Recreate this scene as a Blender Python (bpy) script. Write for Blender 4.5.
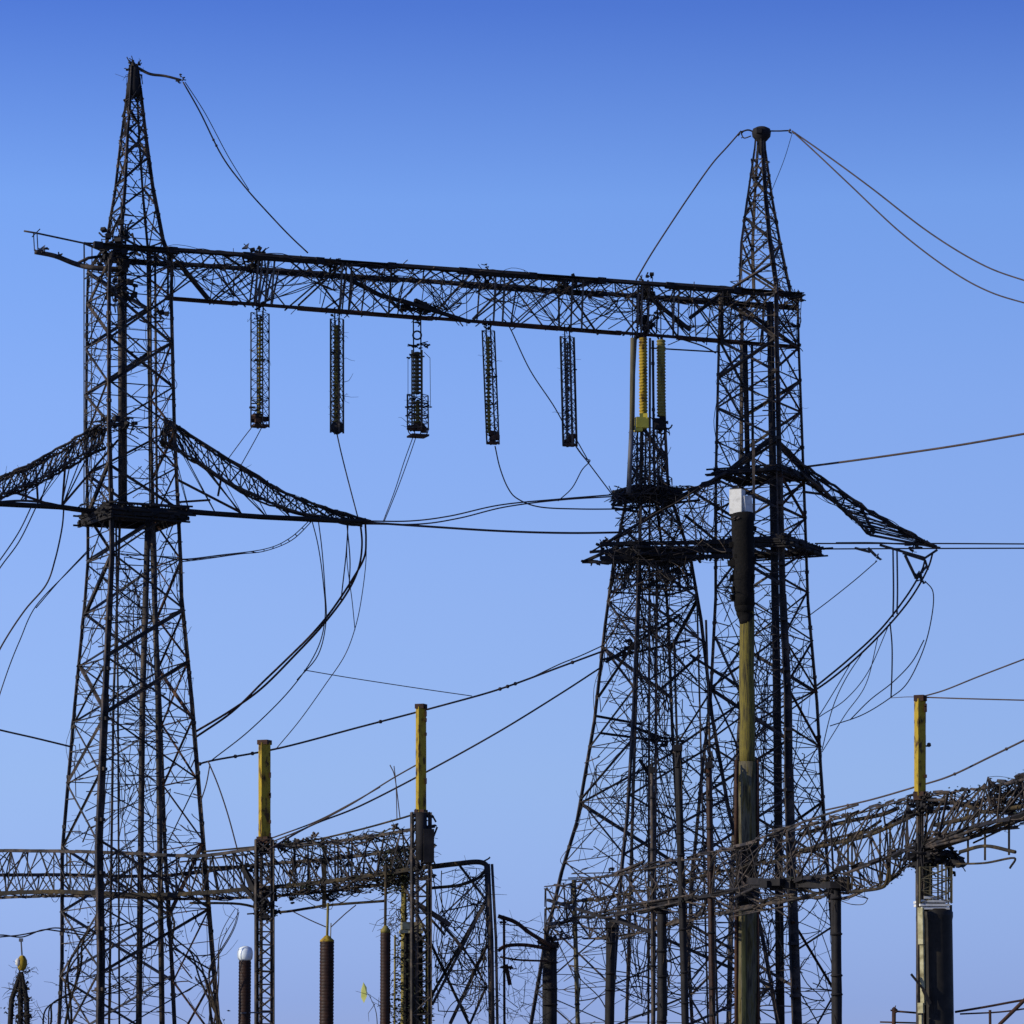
import bpy, math, random
import numpy as np
from mathutils import Vector, Matrix
V = Vector
rnd = random.Random(11)
for o in list(bpy.data.objects):
    bpy.data.objects.remove(o, do_unlink=True)
scene = bpy.context.scene
col = scene.collection

# ------------------------------------------------------------------ camera, sky, sun, exposure
FPX, PITCH, CAMZ = 4170.0, math.radians(8.5), 1.7
cam_d = bpy.data.cameras.new("camera")
cam = bpy.data.objects.new("camera", cam_d)
col.objects.link(cam)
cam.location = (0, 0, CAMZ)
cam.rotation_euler = (math.pi / 2 + PITCH, 0, 0)
cam_d.sensor_width = 36.0
cam_d.lens = 36.0 * FPX / 1024.0
cam_d.clip_start, cam_d.clip_end = 0.5, 12000
scene.camera = cam

TO_SUN = V((-0.90, -0.33, 0.38)).normalized()
world = bpy.data.worlds.new("World")
scene.world = world
world.use_nodes = True
nt = world.node_tree
nt.nodes.clear()
sky = nt.nodes.new("ShaderNodeTexSky")
sky.sky_type = 'NISHITA'
sky.sun_disc = False
sky.sun_elevation = math.asin(TO_SUN.z)
sky.sun_rotation = math.atan2(TO_SUN.x, TO_SUN.y)
sky.altitude = 200
sky.air_density = 1.0
sky.dust_density = 0.3
sky.ozone_density = 3.0
geo = nt.nodes.new("ShaderNodeTexCoord")
sep = nt.nodes.new("ShaderNodeSeparateXYZ")
nt.links.new(geo.outputs["Generated"], sep.inputs[0])
mr = nt.nodes.new("ShaderNodeMapRange")
mr.inputs["From Min"].default_value = 0.0
mr.inputs["From Max"].default_value = 0.30
nt.links.new(sep.outputs["Z"], mr.inputs["Value"])
ramp = nt.nodes.new("ShaderNodeValToRGB")
SKYCOR = [(0.0, (0.398, 0.489, 1.187)), (0.105, (0.419, 0.518, 1.187)), (0.279, (0.658, 0.703, 1.124)), (0.421, (0.778, 0.788, 1.175)), (0.579, (0.841, 0.874, 1.282)), (0.736, (0.78, 0.897, 1.352)), (0.886, (0.409, 0.55, 1.147)), (1.0, (0.34, 0.48, 1.075))]
el = ramp.color_ramp.elements
el[0].position, el[0].color = SKYCOR[0][0], (*SKYCOR[0][1], 1)
el[1].position, el[1].color = SKYCOR[-1][0], (*SKYCOR[-1][1], 1)
for p_, c_ in SKYCOR[1:-1]:
    e_ = el.new(p_)
    e_.color = (*c_, 1)
nt.links.new(mr.outputs[0], ramp.inputs[0])
mul = nt.nodes.new("ShaderNodeMixRGB")
mul.blend_type = 'MULTIPLY'
mul.inputs[0].default_value = 1.0
nt.links.new(sky.outputs[0], mul.inputs[1])
nt.links.new(ramp.outputs[0], mul.inputs[2])
bg = nt.nodes.new("ShaderNodeBackground")
bg.inputs[1].default_value = 0.15
mrx = nt.nodes.new("ShaderNodeMapRange")                 # the sky is a little paler on the sun's side
mrx.inputs["From Min"].default_value, mrx.inputs["From Max"].default_value = -0.123, 0.123
mrx.inputs["To Min"].default_value, mrx.inputs["To Max"].default_value = 1.03, 0.85
nt.links.new(sep.outputs["X"], mrx.inputs["Value"])
mulx = nt.nodes.new("ShaderNodeMixRGB")
mulx.blend_type = 'MULTIPLY'
mulx.inputs[0].default_value = 1.0
nt.links.new(mul.outputs[0], mulx.inputs[1])
nt.links.new(mrx.outputs[0], mulx.inputs[2])
nt.links.new(mulx.outputs[0], bg.inputs[0])
wo = nt.nodes.new("ShaderNodeOutputWorld")
nt.links.new(bg.outputs[0], wo.inputs[0])

sun_d = bpy.data.lights.new("sun", 'SUN')
sun_d.energy = 4.2
sun_d.angle = math.radians(0.5)
sun_d.color = (1.0, 0.93, 0.80)
sun = bpy.data.objects.new("sun", sun_d)
col.objects.link(sun)
sun.rotation_euler = TO_SUN.to_track_quat('Z', 'Y').to_euler()
sun.location = (-60, 60, 80)

scene.view_settings.view_transform = 'Standard'
scene.view_settings.look = 'None'
scene.view_settings.gamma = 1.0
scene.view_settings.exposure = 0.0

# ------------------------------------------------------------------ materials
def mat(name, stops, scale=3.0, rough=0.7, metal=0.0, bump=0.15, stretch=(1, 1, 1), detail=6.0):
    """Procedural paint, rust or wood: object-space noise through a colour ramp, with a little relief."""
    m = bpy.data.materials.new(name)
    m.use_nodes = True
    t = m.node_tree
    b = t.nodes["Principled BSDF"]
    tc = t.nodes.new("ShaderNodeTexCoord")
    mp = t.nodes.new("ShaderNodeMapping")
    mp.inputs["Scale"].default_value = stretch
    t.links.new(tc.outputs["Object"], mp.inputs["Vector"])
    n = t.nodes.new("ShaderNodeTexNoise")
    n.inputs["Scale"].default_value = scale
    n.inputs["Detail"].default_value = detail
    n.inputs["Roughness"].default_value = 0.65
    t.links.new(mp.outputs[0], n.inputs["Vector"])
    r = t.nodes.new("ShaderNodeValToRGB")
    e = r.color_ramp.elements
    e[0].position, e[0].color = stops[0][0], (*stops[0][1], 1)
    e[1].position, e[1].color = stops[-1][0], (*stops[-1][1], 1)
    for p, c in stops[1:-1]:
        x = e.new(p)
        x.color = (*c, 1)
    t.links.new(n.outputs["Fac"], r.inputs[0])
    t.links.new(r.outputs[0], b.inputs["Base Color"])
    b.inputs["Roughness"].default_value = rough
    b.inputs["Specular IOR Level"].default_value = 0.5 if rough < 0.55 else 0.2
    b.inputs["Metallic"].default_value = metal
    if bump:
        bp = t.nodes.new("ShaderNodeBump")
        bp.inputs["Strength"].default_value = bump
        bp.inputs["Distance"].default_value = 0.03
        t.links.new(n.outputs["Fac"], bp.inputs["Height"])
        t.links.new(bp.outputs[0], b.inputs["Normal"])
    return m

STEEL = mat("weathered_steel", [(0.3, (0.013, 0.012, 0.012)), (0.48, (0.030, 0.026, 0.023)), (0.58, (0.085, 0.064, 0.045)), (0.64, (0.045, 0.034, 0.026)), (0.75, (0.055, 0.052, 0.05))], 1.6, 0.72, 0.0)  # rust-toned patches; the raised warm stops also put highlights into the colour
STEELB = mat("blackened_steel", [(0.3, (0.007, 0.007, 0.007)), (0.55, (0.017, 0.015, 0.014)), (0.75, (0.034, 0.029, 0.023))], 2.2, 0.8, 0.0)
RUST = mat("rusty_steel", [(0.3, (0.016, 0.010, 0.007)), (0.5, (0.048, 0.024, 0.015)), (0.7, (0.085, 0.044, 0.022))], 2.5, 0.85)
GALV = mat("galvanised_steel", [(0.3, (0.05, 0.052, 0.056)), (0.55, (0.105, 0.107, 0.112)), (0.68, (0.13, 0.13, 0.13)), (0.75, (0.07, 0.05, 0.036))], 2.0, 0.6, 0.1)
OCHRE = mat("lichen_stained_steel", [(0.3, (0.012, 0.011, 0.009)), (0.5, (0.026, 0.021, 0.013)), (0.64, (0.075, 0.052, 0.020)), (0.75, (0.03, 0.02, 0.013))], 1.7, 0.85)
YELLOW = mat("chipped_yellow_paint", [(0.36, (0.035, 0.02, 0.007)), (0.43, (0.25, 0.155, 0.014)), (0.50, (0.36, 0.25, 0.02)), (0.58, (0.31, 0.21, 0.02)), (0.64, (0.07, 0.036, 0.010))], 3.2, 0.75, 0, 0.3, (1, 1, 0.45))
OLIVE = mat("faded_olive_paint", [(0.30, (0.06, 0.05, 0.02)), (0.5, (0.20, 0.16, 0.035)), (0.7, (0.27, 0.21, 0.05))], 4.0, 0.65, 0, 0.2, (1, 1, 0.3))
LEMON = mat("bright_yellow_paint", [(0.3, (0.45, 0.36, 0.02)), (0.7, (0.58, 0.47, 0.03))], 4.0, 0.5)
WOOD = mat("mossy_pole_wood", [(0.34, (0.025, 0.02, 0.010)), (0.44, (0.09, 0.074, 0.022)), (0.53, (0.16, 0.128, 0.022)), (0.62, (0.055, 0.044, 0.018))], 4.0, 0.9, 0, 0.6, (2.2, 2.2, 0.22))
DRUM = mat("dark_glazed_drum", [(0.3, (0.006, 0.006, 0.005)), (0.6, (0.020, 0.017, 0.012)), (0.75, (0.04, 0.03, 0.016))], 3.0, 0.62)
MOSS = mat("damp_pole_wood", [(0.32, (0.022, 0.018, 0.012)), (0.42, (0.07, 0.06, 0.034)), (0.50, (0.12, 0.105, 0.06)), (0.56, (0.10, 0.08, 0.022)), (0.64, (0.03, 0.024, 0.014))], 4.0, 0.92, 0, 0.7, (2.2, 2.2, 0.22))
GREYWOOD = mat("weathered_grey_wood", [(0.28, (0.035, 0.028, 0.016)), (0.5, (0.10, 0.086, 0.048)), (0.72, (0.17, 0.145, 0.075))], 6.0, 0.95, 0, 0.5, (2.2, 2.2, 0.12))
TAR = mat("tarred_wrap", [(0.35, (0.003, 0.003, 0.0025)), (0.7, (0.010, 0.008, 0.006))], 9.0, 0.95, 0, 0.8)
CREAM = mat("cream_painted_metal", [(0.3, (0.16, 0.13, 0.06)), (0.45, (0.36, 0.32, 0.16)), (0.6, (0.52, 0.47, 0.26)), (0.75, (0.12, 0.09, 0.04))], 3.5, 0.8)
WHITE = mat("white_painted_metal", [(0.3, (0.42, 0.41, 0.36)), (0.5, (0.62, 0.61, 0.54)), (0.75, (0.50, 0.48, 0.40))], 3.0, 0.7)
PORC = mat("white_porcelain", [(0.3, (0.66, 0.74, 0.70)), (0.7, (0.80, 0.84, 0.80))], 3.0, 0.25, 0, 0)
BROWN = mat("brown_glazed_porcelain", [(0.3, (0.012, 0.006, 0.003)), (0.6, (0.034, 0.014, 0.006)), (0.75, (0.065, 0.028, 0.011))], 7.0, 0.55)
CABLE = mat("aged_conductor", [(0.3, (0.04, 0.03, 0.026)), (0.6, (0.07, 0.05, 0.04)), (0.75, (0.11, 0.07, 0.045))], 2.0, 0.8, 0.0, 0)
VINE = mat("dry_vine_bark", [(0.3, (0.018, 0.014, 0.010)), (0.6, (0.05, 0.038, 0.024)), (0.75, (0.08, 0.06, 0.035))], 5.0, 0.9)
LEAF = mat("dark_ivy_leaf", [(0.3, (0.010, 0.014, 0.007)), (0.6, (0.022, 0.027, 0.012)), (0.75, (0.05, 0.046, 0.018))], 4.0, 0.75, 0, 0)
PALELEAF = mat("pale_yellow_leaf", [(0.3, (0.50, 0.52, 0.12)), (0.7, (0.62, 0.60, 0.18))], 4.0, 0.6, 0, 0)
GRAVEL = mat("yard_gravel", [(0.3, (0.10, 0.095, 0.085)), (0.5, (0.19, 0.18, 0.16)), (0.7, (0.27, 0.255, 0.23))], 6.0, 0.95, 0, 0.6)
CONC = mat("footing_concrete", [(0.3, (0.22, 0.21, 0.19)), (0.7, (0.34, 0.33, 0.30))], 3.0, 0.9)

# ------------------------------------------------------------------ geometry helpers
CP, SP = math.cos(PITCH), math.sin(PITCH)
HORIZ = 512 + FPX * math.tan(PITCH)

def at(px, py, Y):
    """World point seen at pixel (px, py) at distance Y along the ground."""
    u, v = (px - 512) / FPX, (512 - py) / FPX
    d = V((u, CP - v * SP, SP + v * CP))
    return V((0, 0, CAMZ)) + d * (Y / d.y)

def ppm(Y):
    return FPX * CP / Y

def Yb(px):                       # the line of the two big towers and the beam between them
    return 150.0 + (px - 133.0) * 9.5 / 627.0
def Yl(px):                       # the low gantry on the left, coming nearer to the right
    return 153.6 - (px + 60.0) * 9.0 / 480.0
def Yr(px):                       # the low gantry on the right, coming nearer to the right
    s = (px - 545.0) / 515.0
    return 1.0 / ((1 - s) / 150.0 + s / 103.0)

def frame(d):
    d = d.normalized()
    a = V((0, 0, 1)) if abs(d.z) < 0.9 else V((1, 0, 0))
    u = d.cross(a).normalized()
    return u, d.cross(u).normalized()

def spline(pts, n=8):
    pts = [V(p) for p in pts]
    if len(pts) < 3:
        return pts
    out = []
    P = [pts[0] * 2 - pts[1]] + pts + [pts[-1] * 2 - pts[-2]]
    for i in range(1, len(P) - 2):
        a, b, c, d = P[i - 1], P[i], P[i + 1], P[i + 2]
        for k in range(n):
            t = k / n
            out.append(0.5 * ((2 * b) + (c - a) * t + (2 * a - 5 * b + 4 * c - d) * t * t + (3 * b - a - 3 * c + d) * t ** 3))
    out.append(pts[-1])
    return out

def lerp_poly(poly, t):
    n = len(poly) - 1
    x = max(0.0, min(0.99999, t)) * n
    i = int(x)
    return poly[i].lerp(poly[i + 1], x - i)

class MB:
    def __init__(s):
        s.v, s.f, s.sm, s.isl = [], [], [], []
    def _add(s, vs, fs, smooth=False):
        b = len(s.v)
        s.isl.append((b, b + len(vs), len(s.f), len(s.f) + len(fs)))
        s.v += [tuple(x) for x in vs]
        s.f += [tuple(b + i for i in f) for f in fs]
        s.sm += [smooth] * len(fs)
    def bar(s, p, q, w, d=None, roll=0.0):
        p, q = V(p), V(q)
        if (q - p).length < 1e-5:
            return s
        d = d or w
        u, v = frame(q - p)
        if roll:
            c, sn = math.cos(roll), math.sin(roll)
            u, v = u * c + v * sn, v * c - u * sn
        u, v = u * (w / 2), v * (d / 2)
        vs = [p + u + v, p - u + v, p - u - v, p + u - v, q + u + v, q - u + v, q - u - v, q + u - v]
        s._add(vs, [(3, 2, 1, 0), (4, 5, 6, 7), (0, 1, 5, 4), (1, 2, 6, 5), (2, 3, 7, 6), (3, 0, 4, 7)])
        return s
    def angle(s, p, q, w, roll=0.0):
        """A rolled-steel angle: two plates meeting along one edge."""
        p, q = V(p), V(q)
        u, v = frame(q - p)
        c, sn = math.cos(roll), math.sin(roll)
        u, v = u * c + v * sn, v * c - u * sn
        t = w * 0.16
        prof = [(0, 0), (w, 0), (w, t), (t, t), (t, w), (0, w)]
        prof = [(a - w * 0.4, b - w * 0.4) for a, b in prof]
        vs = [p + u * a + v * b for a, b in prof] + [q + u * a + v * b for a, b in prof]
        fs = [(i, (i + 1) % 6, 6 + (i + 1) % 6, 6 + i) for i in range(6)]
        fs += [(3, 2, 1, 0), (5, 4, 3, 0), (6, 7, 8, 9), (6, 9, 10, 11)]
        s._add(vs, fs)
        return s
    def box(s, c, sx, sy, sz, yaw=0.0, tilt=0.0):
        M = Matrix.Translation(V(c)) @ Matrix.Rotation(yaw, 4, 'Z') @ Matrix.Rotation(tilt, 4, 'X')
        vs = [M @ V((x * sx / 2, y * sy / 2, z * sz / 2)) for x in (-1, 1) for y in (-1, 1) for z in (-1, 1)]
        s._add(vs, [(0, 1, 3, 2), (4, 6, 7, 5), (0, 4, 5, 1), (2, 3, 7, 6), (0, 2, 6, 4), (1, 5, 7, 3)])
        return s
    def tube(s, pts, r, n=6, r2=None):
        pts = [V(p) for p in pts]
        m = len(pts)
        vs, fs = [], []
        u = None
        for i, p in enumerate(pts):
            d = (pts[min(i + 1, m - 1)] - pts[max(i - 1, 0)])
            if d.length < 1e-9:
                d = V((0, 0, 1))
            d.normalize()
            if u is None:
                u, _ = frame(d)
            u = (u - d * u.dot(d))
            u = u.normalized() if u.length > 1e-6 else frame(d)[0]
            w = d.cross(u)
            rr = r if r2 is None else r + (r2 - r) * i / max(1, m - 1)
            for k in range(n):
                a = 2 * math.pi * k / n
                vs.append(p + (u * math.cos(a) + w * math.sin(a)) * rr)
        for i in range(m - 1):
            for k in range(n):
                k2 = (k + 1) % n
                fs.append((i * n + k, i * n + k2, (i + 1) * n + k2, (i + 1) * n + k))
        fs.append(tuple(range(n - 1, -1, -1)))
        fs.append(tuple((m - 1) * n + k for k in range(n)))
        s._add(vs, fs, True)
        return s
    def lathe(s, base, prof, n=14, axis=(0, 0, 1)):
        """prof: list of (radius, distance along axis)."""
        base, axis = V(base), V(axis).normalized()
        u, w = frame(axis)
        vs, fs = [], []
        for r, h in prof:
            for k in range(n):
                a = 2 * math.pi * k / n
                vs.append(base + axis * h + (u * math.cos(a) + w * math.sin(a)) * max(r, 1e-4))
        for i in range(len(prof) - 1):
            for k in range(n):
                k2 = (k + 1) % n
                fs.append((i * n + k, i * n + k2, (i + 1) * n + k2, (i + 1) * n + k))
        fs.append(tuple(range(n - 1, -1, -1)))
        fs.append(tuple((len(prof) - 1) * n + k for k in range(n)))
        s._add(vs, fs, True)
        return s
    def ring(s, c, R, r, axis=(0, 0, 1), n=14):
        u, w = frame(V(axis))
        c = V(c)
        pts = [c + (u * math.cos(2 * math.pi * k / n) + w * math.sin(2 * math.pi * k / n)) * R for k in range(n + 1)]
        return s.tube(pts, r, 5)
    def leaf(s, c, size):
        a = V((rnd.gauss(0, 1), rnd.gauss(0, 1), rnd.gauss(0, 1))).normalized()
        u, w = frame(a)
        l, h = size, size * 0.5
        c = V(c)
        vs = [c, c + u * l * .45 + w * h * .5, c + u * l + a * l * .12, c + u * l * .45 - w * h * .5]
        s._add(vs, [(0, 1, 2), (0, 2, 3)])
        return s
    def pieces(s):
        """Groups of islands that stand apart from one another."""
        bb = []
        for v0, v1, _, _ in s.isl:
            P = s.v[v0:v1]
            lo = [min(p[i] for p in P) for i in range(3)]
            hi = [max(p[i] for p in P) for i in range(3)]
            bb.append((lo, hi, max(h - l for l, h in zip(lo, hi))))
        lo = np.array([b[0] for b in bb])
        hi = np.array([b[1] for b in bb])
        sz = np.array([b[2] for b in bb])
        todo, out = set(range(len(bb))), []
        while todo:
            k = todo.pop()
            grp, front = [k], [k]
            while front:
                i = front.pop()
                if not todo:
                    break
                r = np.array(sorted(todo))
                gap = np.sqrt((np.maximum(0, np.maximum(lo[r] - hi[i], lo[i] - hi[r])) ** 2).sum(axis=1))
                near = r[gap <= np.maximum(.02, .5 * np.maximum(sz[r], sz[i]))]
                for q in near.tolist():
                    todo.discard(q)
                    grp.append(q)
                    front.append(q)
            out.append(sorted(grp))
        return out
    def build(s, name, m, parent=None):
        """One mesh object; a part whose pieces stand apart becomes one object for each piece."""
        if parent is not None and 1 < len(s.isl) <= 2600 and name not in ("wire_tangle", "twig_tangle", "ivy_growth", "foliage", "bracing"):
            ps = s.pieces()
            if len(ps) > 1:
                for p in ps:
                    t = MB()
                    for i in p:
                        v0, v1, f0, f1 = s.isl[i]
                        off = len(t.v) - v0
                        t.isl.append((len(t.v), len(t.v) + v1 - v0, len(t.f), len(t.f) + f1 - f0))
                        t.v += s.v[v0:v1]
                        t.f += [tuple(x + off for x in f) for f in s.f[f0:f1]]
                        t.sm += s.sm[f0:f1]
                    o = t.build(name, m, parent)
                return o
        me = bpy.data.meshes.new(name)
        me.from_pydata(s.v, [], s.f)
        me.polygons.foreach_set("use_smooth", s.sm)
        me.materials.append(m)
        me.update()
        o = bpy.data.objects.new(name, me)
        col.objects.link(o)
        if parent is not None:
            o.parent = parent
            o.matrix_parent_inverse = parent.matrix_world.inverted()
        return o

def tag(o, label=None, cat=None, group=None, kind=None):
    if label: o["label"] = label
    if cat: o["category"] = cat
    if group: o["group"] = group
    if kind: o["kind"] = kind
    return o

def thing(name, label, cat, loc, group=None):
    e = bpy.data.objects.new(name, None)
    e.empty_display_size = 0.5
    col.objects.link(e)
    e.location = loc
    e.matrix_world = Matrix.Translation(V(loc))
    return tag(e, label, cat, group)

def rv(s):
    return V((rnd.uniform(-s, s), rnd.uniform(-s, s), rnd.uniform(-s, s)))

def lace(mb, A, B, n, w, jit=0.04, cross=True, post=True, skip=0.06):
    """Zigzag lacing between two curves A and B."""
    for i in range(n):
        t0, t1 = i / n, (i + 1) / n
        a0, a1, b0, b1 = lerp_poly(A, t0), lerp_poly(A, t1), lerp_poly(B, t0), lerp_poly(B, t1)
        if rnd.random() > skip:
            mb.bar(a0 + rv(jit), b1 + rv(jit), w * rnd.uniform(.7, 1.25), w * .5, rnd.uniform(0, 3))
        if cross and rnd.random() > skip:
            mb.bar(b0 + rv(jit), a1 + rv(jit), w * rnd.uniform(.6, 1.2), w * .5, rnd.uniform(0, 3))
        if post and rnd.random() > skip:
            mb.bar(a0 + rv(jit), b0 + rv(jit), w * rnd.uniform(.6, 1.1), w * .5, rnd.uniform(0, 3))

def twigs(mb, centres, n, L, r=0.014, spread=0.3):
    """Loose bent wires and twigs caught round the given points."""
    for _ in range(n):
        c = rnd.choice(centres) + rv(spread)
        d = V((rnd.gauss(0, 1), rnd.gauss(0, .7), rnd.gauss(0, .8))).normalized() * L * rnd.uniform(.35, 1.2)
        k = rv(L * .22)
        mb.tube([c, c + d * .33 + k, c + d * .66 + k * .6 + rv(L * .1), c + d + rv(L * .15)], r * rnd.uniform(.7, 1.5), 3, r * .5)

def strands(mb, pts, n, dmax, r=0.014, bow=.12):
    """Slack wires tied from one point of the steelwork to another nearby."""
    pts = list(pts)
    for _ in range(n):
        a = rnd.choice(pts)
        for _k in range(14):
            b = rnd.choice(pts)
            if .25 * dmax < (b - a).length < dmax:
                d = (b - a).length
                q = V((rnd.gauss(0, d * bow), rnd.gauss(0, d * bow), rnd.gauss(-d * bow * .6, d * bow)))
                mb.tube(spline([a, a.lerp(b, .25) + q * .7 + rv(d * .05), a.lerp(b, .6) + q, b], 3), r * rnd.uniform(.6, 1.6), 3)
                break

def clump(mb, c, size, n=14):
    """A dense knot of clamps, plates and short bars."""
    g1 = lambda a: max(-1.0, min(1.0, rnd.gauss(0, .45))) * a * .5
    for _ in range(n):
        p = V(c) + V((g1(size[0]) * 1.6, g1(size[1]) * 1.6, g1(size[2]) * 1.6))
        s = min(size) * rnd.uniform(.16, .45)
        mb.box(p, s, s * rnd.uniform(.6, 1.2), s * rnd.uniform(.4, 1), rnd.uniform(0, 3), rnd.uniform(-.6, .6))
        for _k in range(2):
            q = p + V((g1(size[0]) * 1.3, g1(size[1]), g1(size[2]) * 1.3))
            mb.tube([p, p.lerp(q, .5) + rv(min(size) * .12), q], rnd.uniform(.012, .035), 4)

# ------------------------------------------------------------------ the ground
g = MB()
N = 40
for i in range(N + 1):
    for j in range(N + 1):
        x, y = -3000 + 6000 * i / N, -1500 + 6000 * j / N
        g.v.append((x, y, 0.0))
for i in range(N):
    for j in range(N):
        g.f.append((i * (N + 1) + j, (i + 1) * (N + 1) + j, (i + 1) * (N + 1) + j + 1, i * (N + 1) + j + 1))
        g.sm.append(False)
tag(g.build("ground", GRAVEL), kind="structure")

# ------------------------------------------------------------------ lattice towers
class Prof:
    """Body of a square tower: (pixel row, pixel column of the axis, half width in pixels) down its height."""
    def __init__(s, rows, Y, yaw):
        s.rows, s.Y, s.yaw = rows, Y, math.radians(yaw)
        s.ext = 1 / math.cos(s.yaw)
    def row(s, py):
        R = s.rows
        if py <= R[0][0]: return R[0][1:]
        for a, b in zip(R, R[1:]):
            if a[0] <= py <= b[0]:
                t = (py - a[0]) / (b[0] - a[0])
                return a[1] + (b[1] - a[1]) * t, a[2] + (b[2] - a[2]) * t
        a, b = R[-2], R[-1]
        t = (py - a[0]) / (b[0] - a[0])
        return a[1] + (b[1] - a[1]) * t, a[2] + (b[2] - a[2]) * t
    def centre(s, py):
        return at(s.row(py)[0], py, s.Y)
    def corner(s, k, py, grow=1.0):
        cx, hw = s.row(py)
        r = hw * grow / ppm(s.Y) * s.ext
        a = s.yaw + k * math.pi / 2
        return at(cx, py, s.Y) + V((math.cos(a) * r, math.sin(a) * r, 0))

def body_face(mb, P, k, rows, wm, wf, fine=1, skip=0.16):
    k2 = (k + 1) % 4
    for y0, y1 in zip(rows, rows[1:]):                   # y0 upper row, y1 lower row
        a, b, c, d = P.corner(k, y0), P.corner(k2, y0), P.corner(k, y1), P.corner(k2, y1)
        j = .07
        W = lambda: wm * rnd.choice((.45, .6, .8, 1.0, 1.0, 1.45))
        if rnd.random() > skip: mb.angle(a + rv(j), d + rv(j), W(), rnd.uniform(0, 6))
        if rnd.random() > skip: mb.angle(b + rv(j), c + rv(j), W(), rnd.uniform(0, 6))
        if rnd.random() > .2:
            mb.bar(a, b, wm * rnd.uniform(.5, 1.0), wm * .4)
        m = (a + b + c + d) / 4
        la, lb = (a + c) / 2, (b + d) / 2
        if fine >= 1:
            if rnd.random() > .5: mb.bar(la, lb, wf, wf * .6)
            for e0, e1 in (((a + m) / 2, a.lerp(c, .3)), ((b + m) / 2, b.lerp(d, .3)), ((c + m) / 2, a.lerp(c, .72)), ((d + m) / 2, b.lerp(d, .72)), ((a + m) / 2, a.lerp(b, .45)), ((d + m) / 2, c.lerp(d, .55))):
                if rnd.random() > .5:
                    mb.bar(e0 + rv(.1), e1 + rv(.1), wf * rnd.uniform(.6, 1.1), wf * .6, rnd.uniform(0, 3))
        if fine >= 2:
            for _ in range(4):
                t, q = rnd.random(), rnd.random()
                e0 = a.lerp(c, t).lerp(b.lerp(d, t), q)
                t2, q2 = min(1, max(0, t + rnd.uniform(-.4, .4))), min(1, max(0, q + rnd.uniform(-.5, .5)))
                e1 = a.lerp(c, t2).lerp(b.lerp(d, t2), q2)
                h = rv(.12)
                mb.tube([e0, e0.lerp(e1, .3) + h, e0.lerp(e1, .7) + h * .8, e1], wf * rnd.uniform(.25, .5), 4)
                
def legs(P, root, y_top, y_bot, widths, m=STEEL, name="leg"):
    ys = [y_top] + [r[0] for r in P.rows if y_top < r[0] < y_bot] + [y_bot]
    for k in range(4):
        mb = MB()
        for y0, y1 in zip(ys, ys[1:]):
            t = (y1 - ys[0]) / (ys[-1] - ys[0])
            w = widths[k] * (0.62 + 0.75 * min(1, max(0, (t - .15) * 1.8))) if widths[k] > .2 else widths[k] * (0.8 + 0.45 * t)
            a, b = P.corner(k, y0), P.corner(k, y1)
            mb.angle(a, b, w, P.yaw + k * math.pi / 2)
            L = (b - a).length
            for i in range(int(L / 1.6)):                # splice plates and step bolts
                p = a.lerp(b, (i + .5) / max(1, int(L / 1.6)))
                mb.box(p, w * 1.05, w * 1.05, .12, P.yaw)
        mb.build(name, m, root)

def footings(P, root, y_bot):
    for k in range(4):
        p = P.corner(k, y_bot)
        MB().box((p.x, p.y, .15), 1.0, 1.0, .5).build("footing", CONC, root)

def ground_row(Y):
    return HORIZ + FPX * CAMZ / Y * .985

def collar(P, py, hpx, grow, m, root, n=26, name="collar_platform"):
    """Dark working platform wrapped round the tower: sagging ring beams, deck slats and pipes lashed along it."""
    mb = MB()
    dz = hpx / ppm(P.Y)
    C = [P.corner(k, py, grow) for k in range(4)]
    for k in range(4):
        a, b = C[k], C[(k + 1) % 4]
        for i in range(4):
            z0, z1 = V((0, 0, rnd.uniform(-.5, .5) * dz)), V((0, 0, rnd.uniform(-.5, .5) * dz))
            o = rv(.12)
            o.z = 0
            e = (b - a) * rnd.uniform(-.03, .06)
            mid = (a + b) / 2 + o
            mb.tube(spline([a + z0 + o - e, mid + (z0 + z1) / 2, b + z1 + o + e], 4), rnd.choice((.04, .05, .07, .09)), 6)
        for s in (-.3, .1):
            mb.bar(a + V((0, 0, s * dz)), b + V((0, 0, s * dz)), .14, dz * .30)
        lo = [a + V((0, 0, -dz * .5)), b + V((0, 0, -dz * .5))]
        hi = [p + V((0, 0, dz)) for p in lo]
        lace(mb, hi, lo, 9, .05, .08)
        for _ in range(n // 2):
            p = lo[0].lerp(lo[1], rnd.random()) + V((0, 0, rnd.uniform(0, dz * .9)))
            mb.box(p, rnd.uniform(.1, .4), rnd.uniform(.1, .3), rnd.uniform(.06, dz * .35), rnd.uniform(0, 3), rnd.uniform(-.3, .3))
    for k in range(4):                                   # bars running past the corners
        for _ in range(3):
            a, b = C[k], C[(k + 1) % 4]
            z = V((0, 0, rnd.uniform(-.6, .6) * dz))
            e0, e1 = rnd.uniform(.02, .16), rnd.uniform(.02, .16)
            mb.bar(a.lerp(b, -e0) + z, a.lerp(b, 1 + e1) + z + V((0, 0, rnd.uniform(-.1, .1))), rnd.uniform(.05, .09), .06)
    for i in range(7):                                   # deck slats
        t = (i + .5) / 7
        a = C[0].lerp(C[1], t)
        b = C[3].lerp(C[2], t)
        mb.bar(a, b, .20, .05)
    edge = [C[k].lerp(C[(k + 1) % 4], i / 12) + V((0, 0, rnd.uniform(-.6, .6) * dz)) for k in range(4) for i in range(13)]
    strands(mb, edge, n // 2, 2.2, .015, .05)
    return mb.build(name, m, root)

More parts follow.
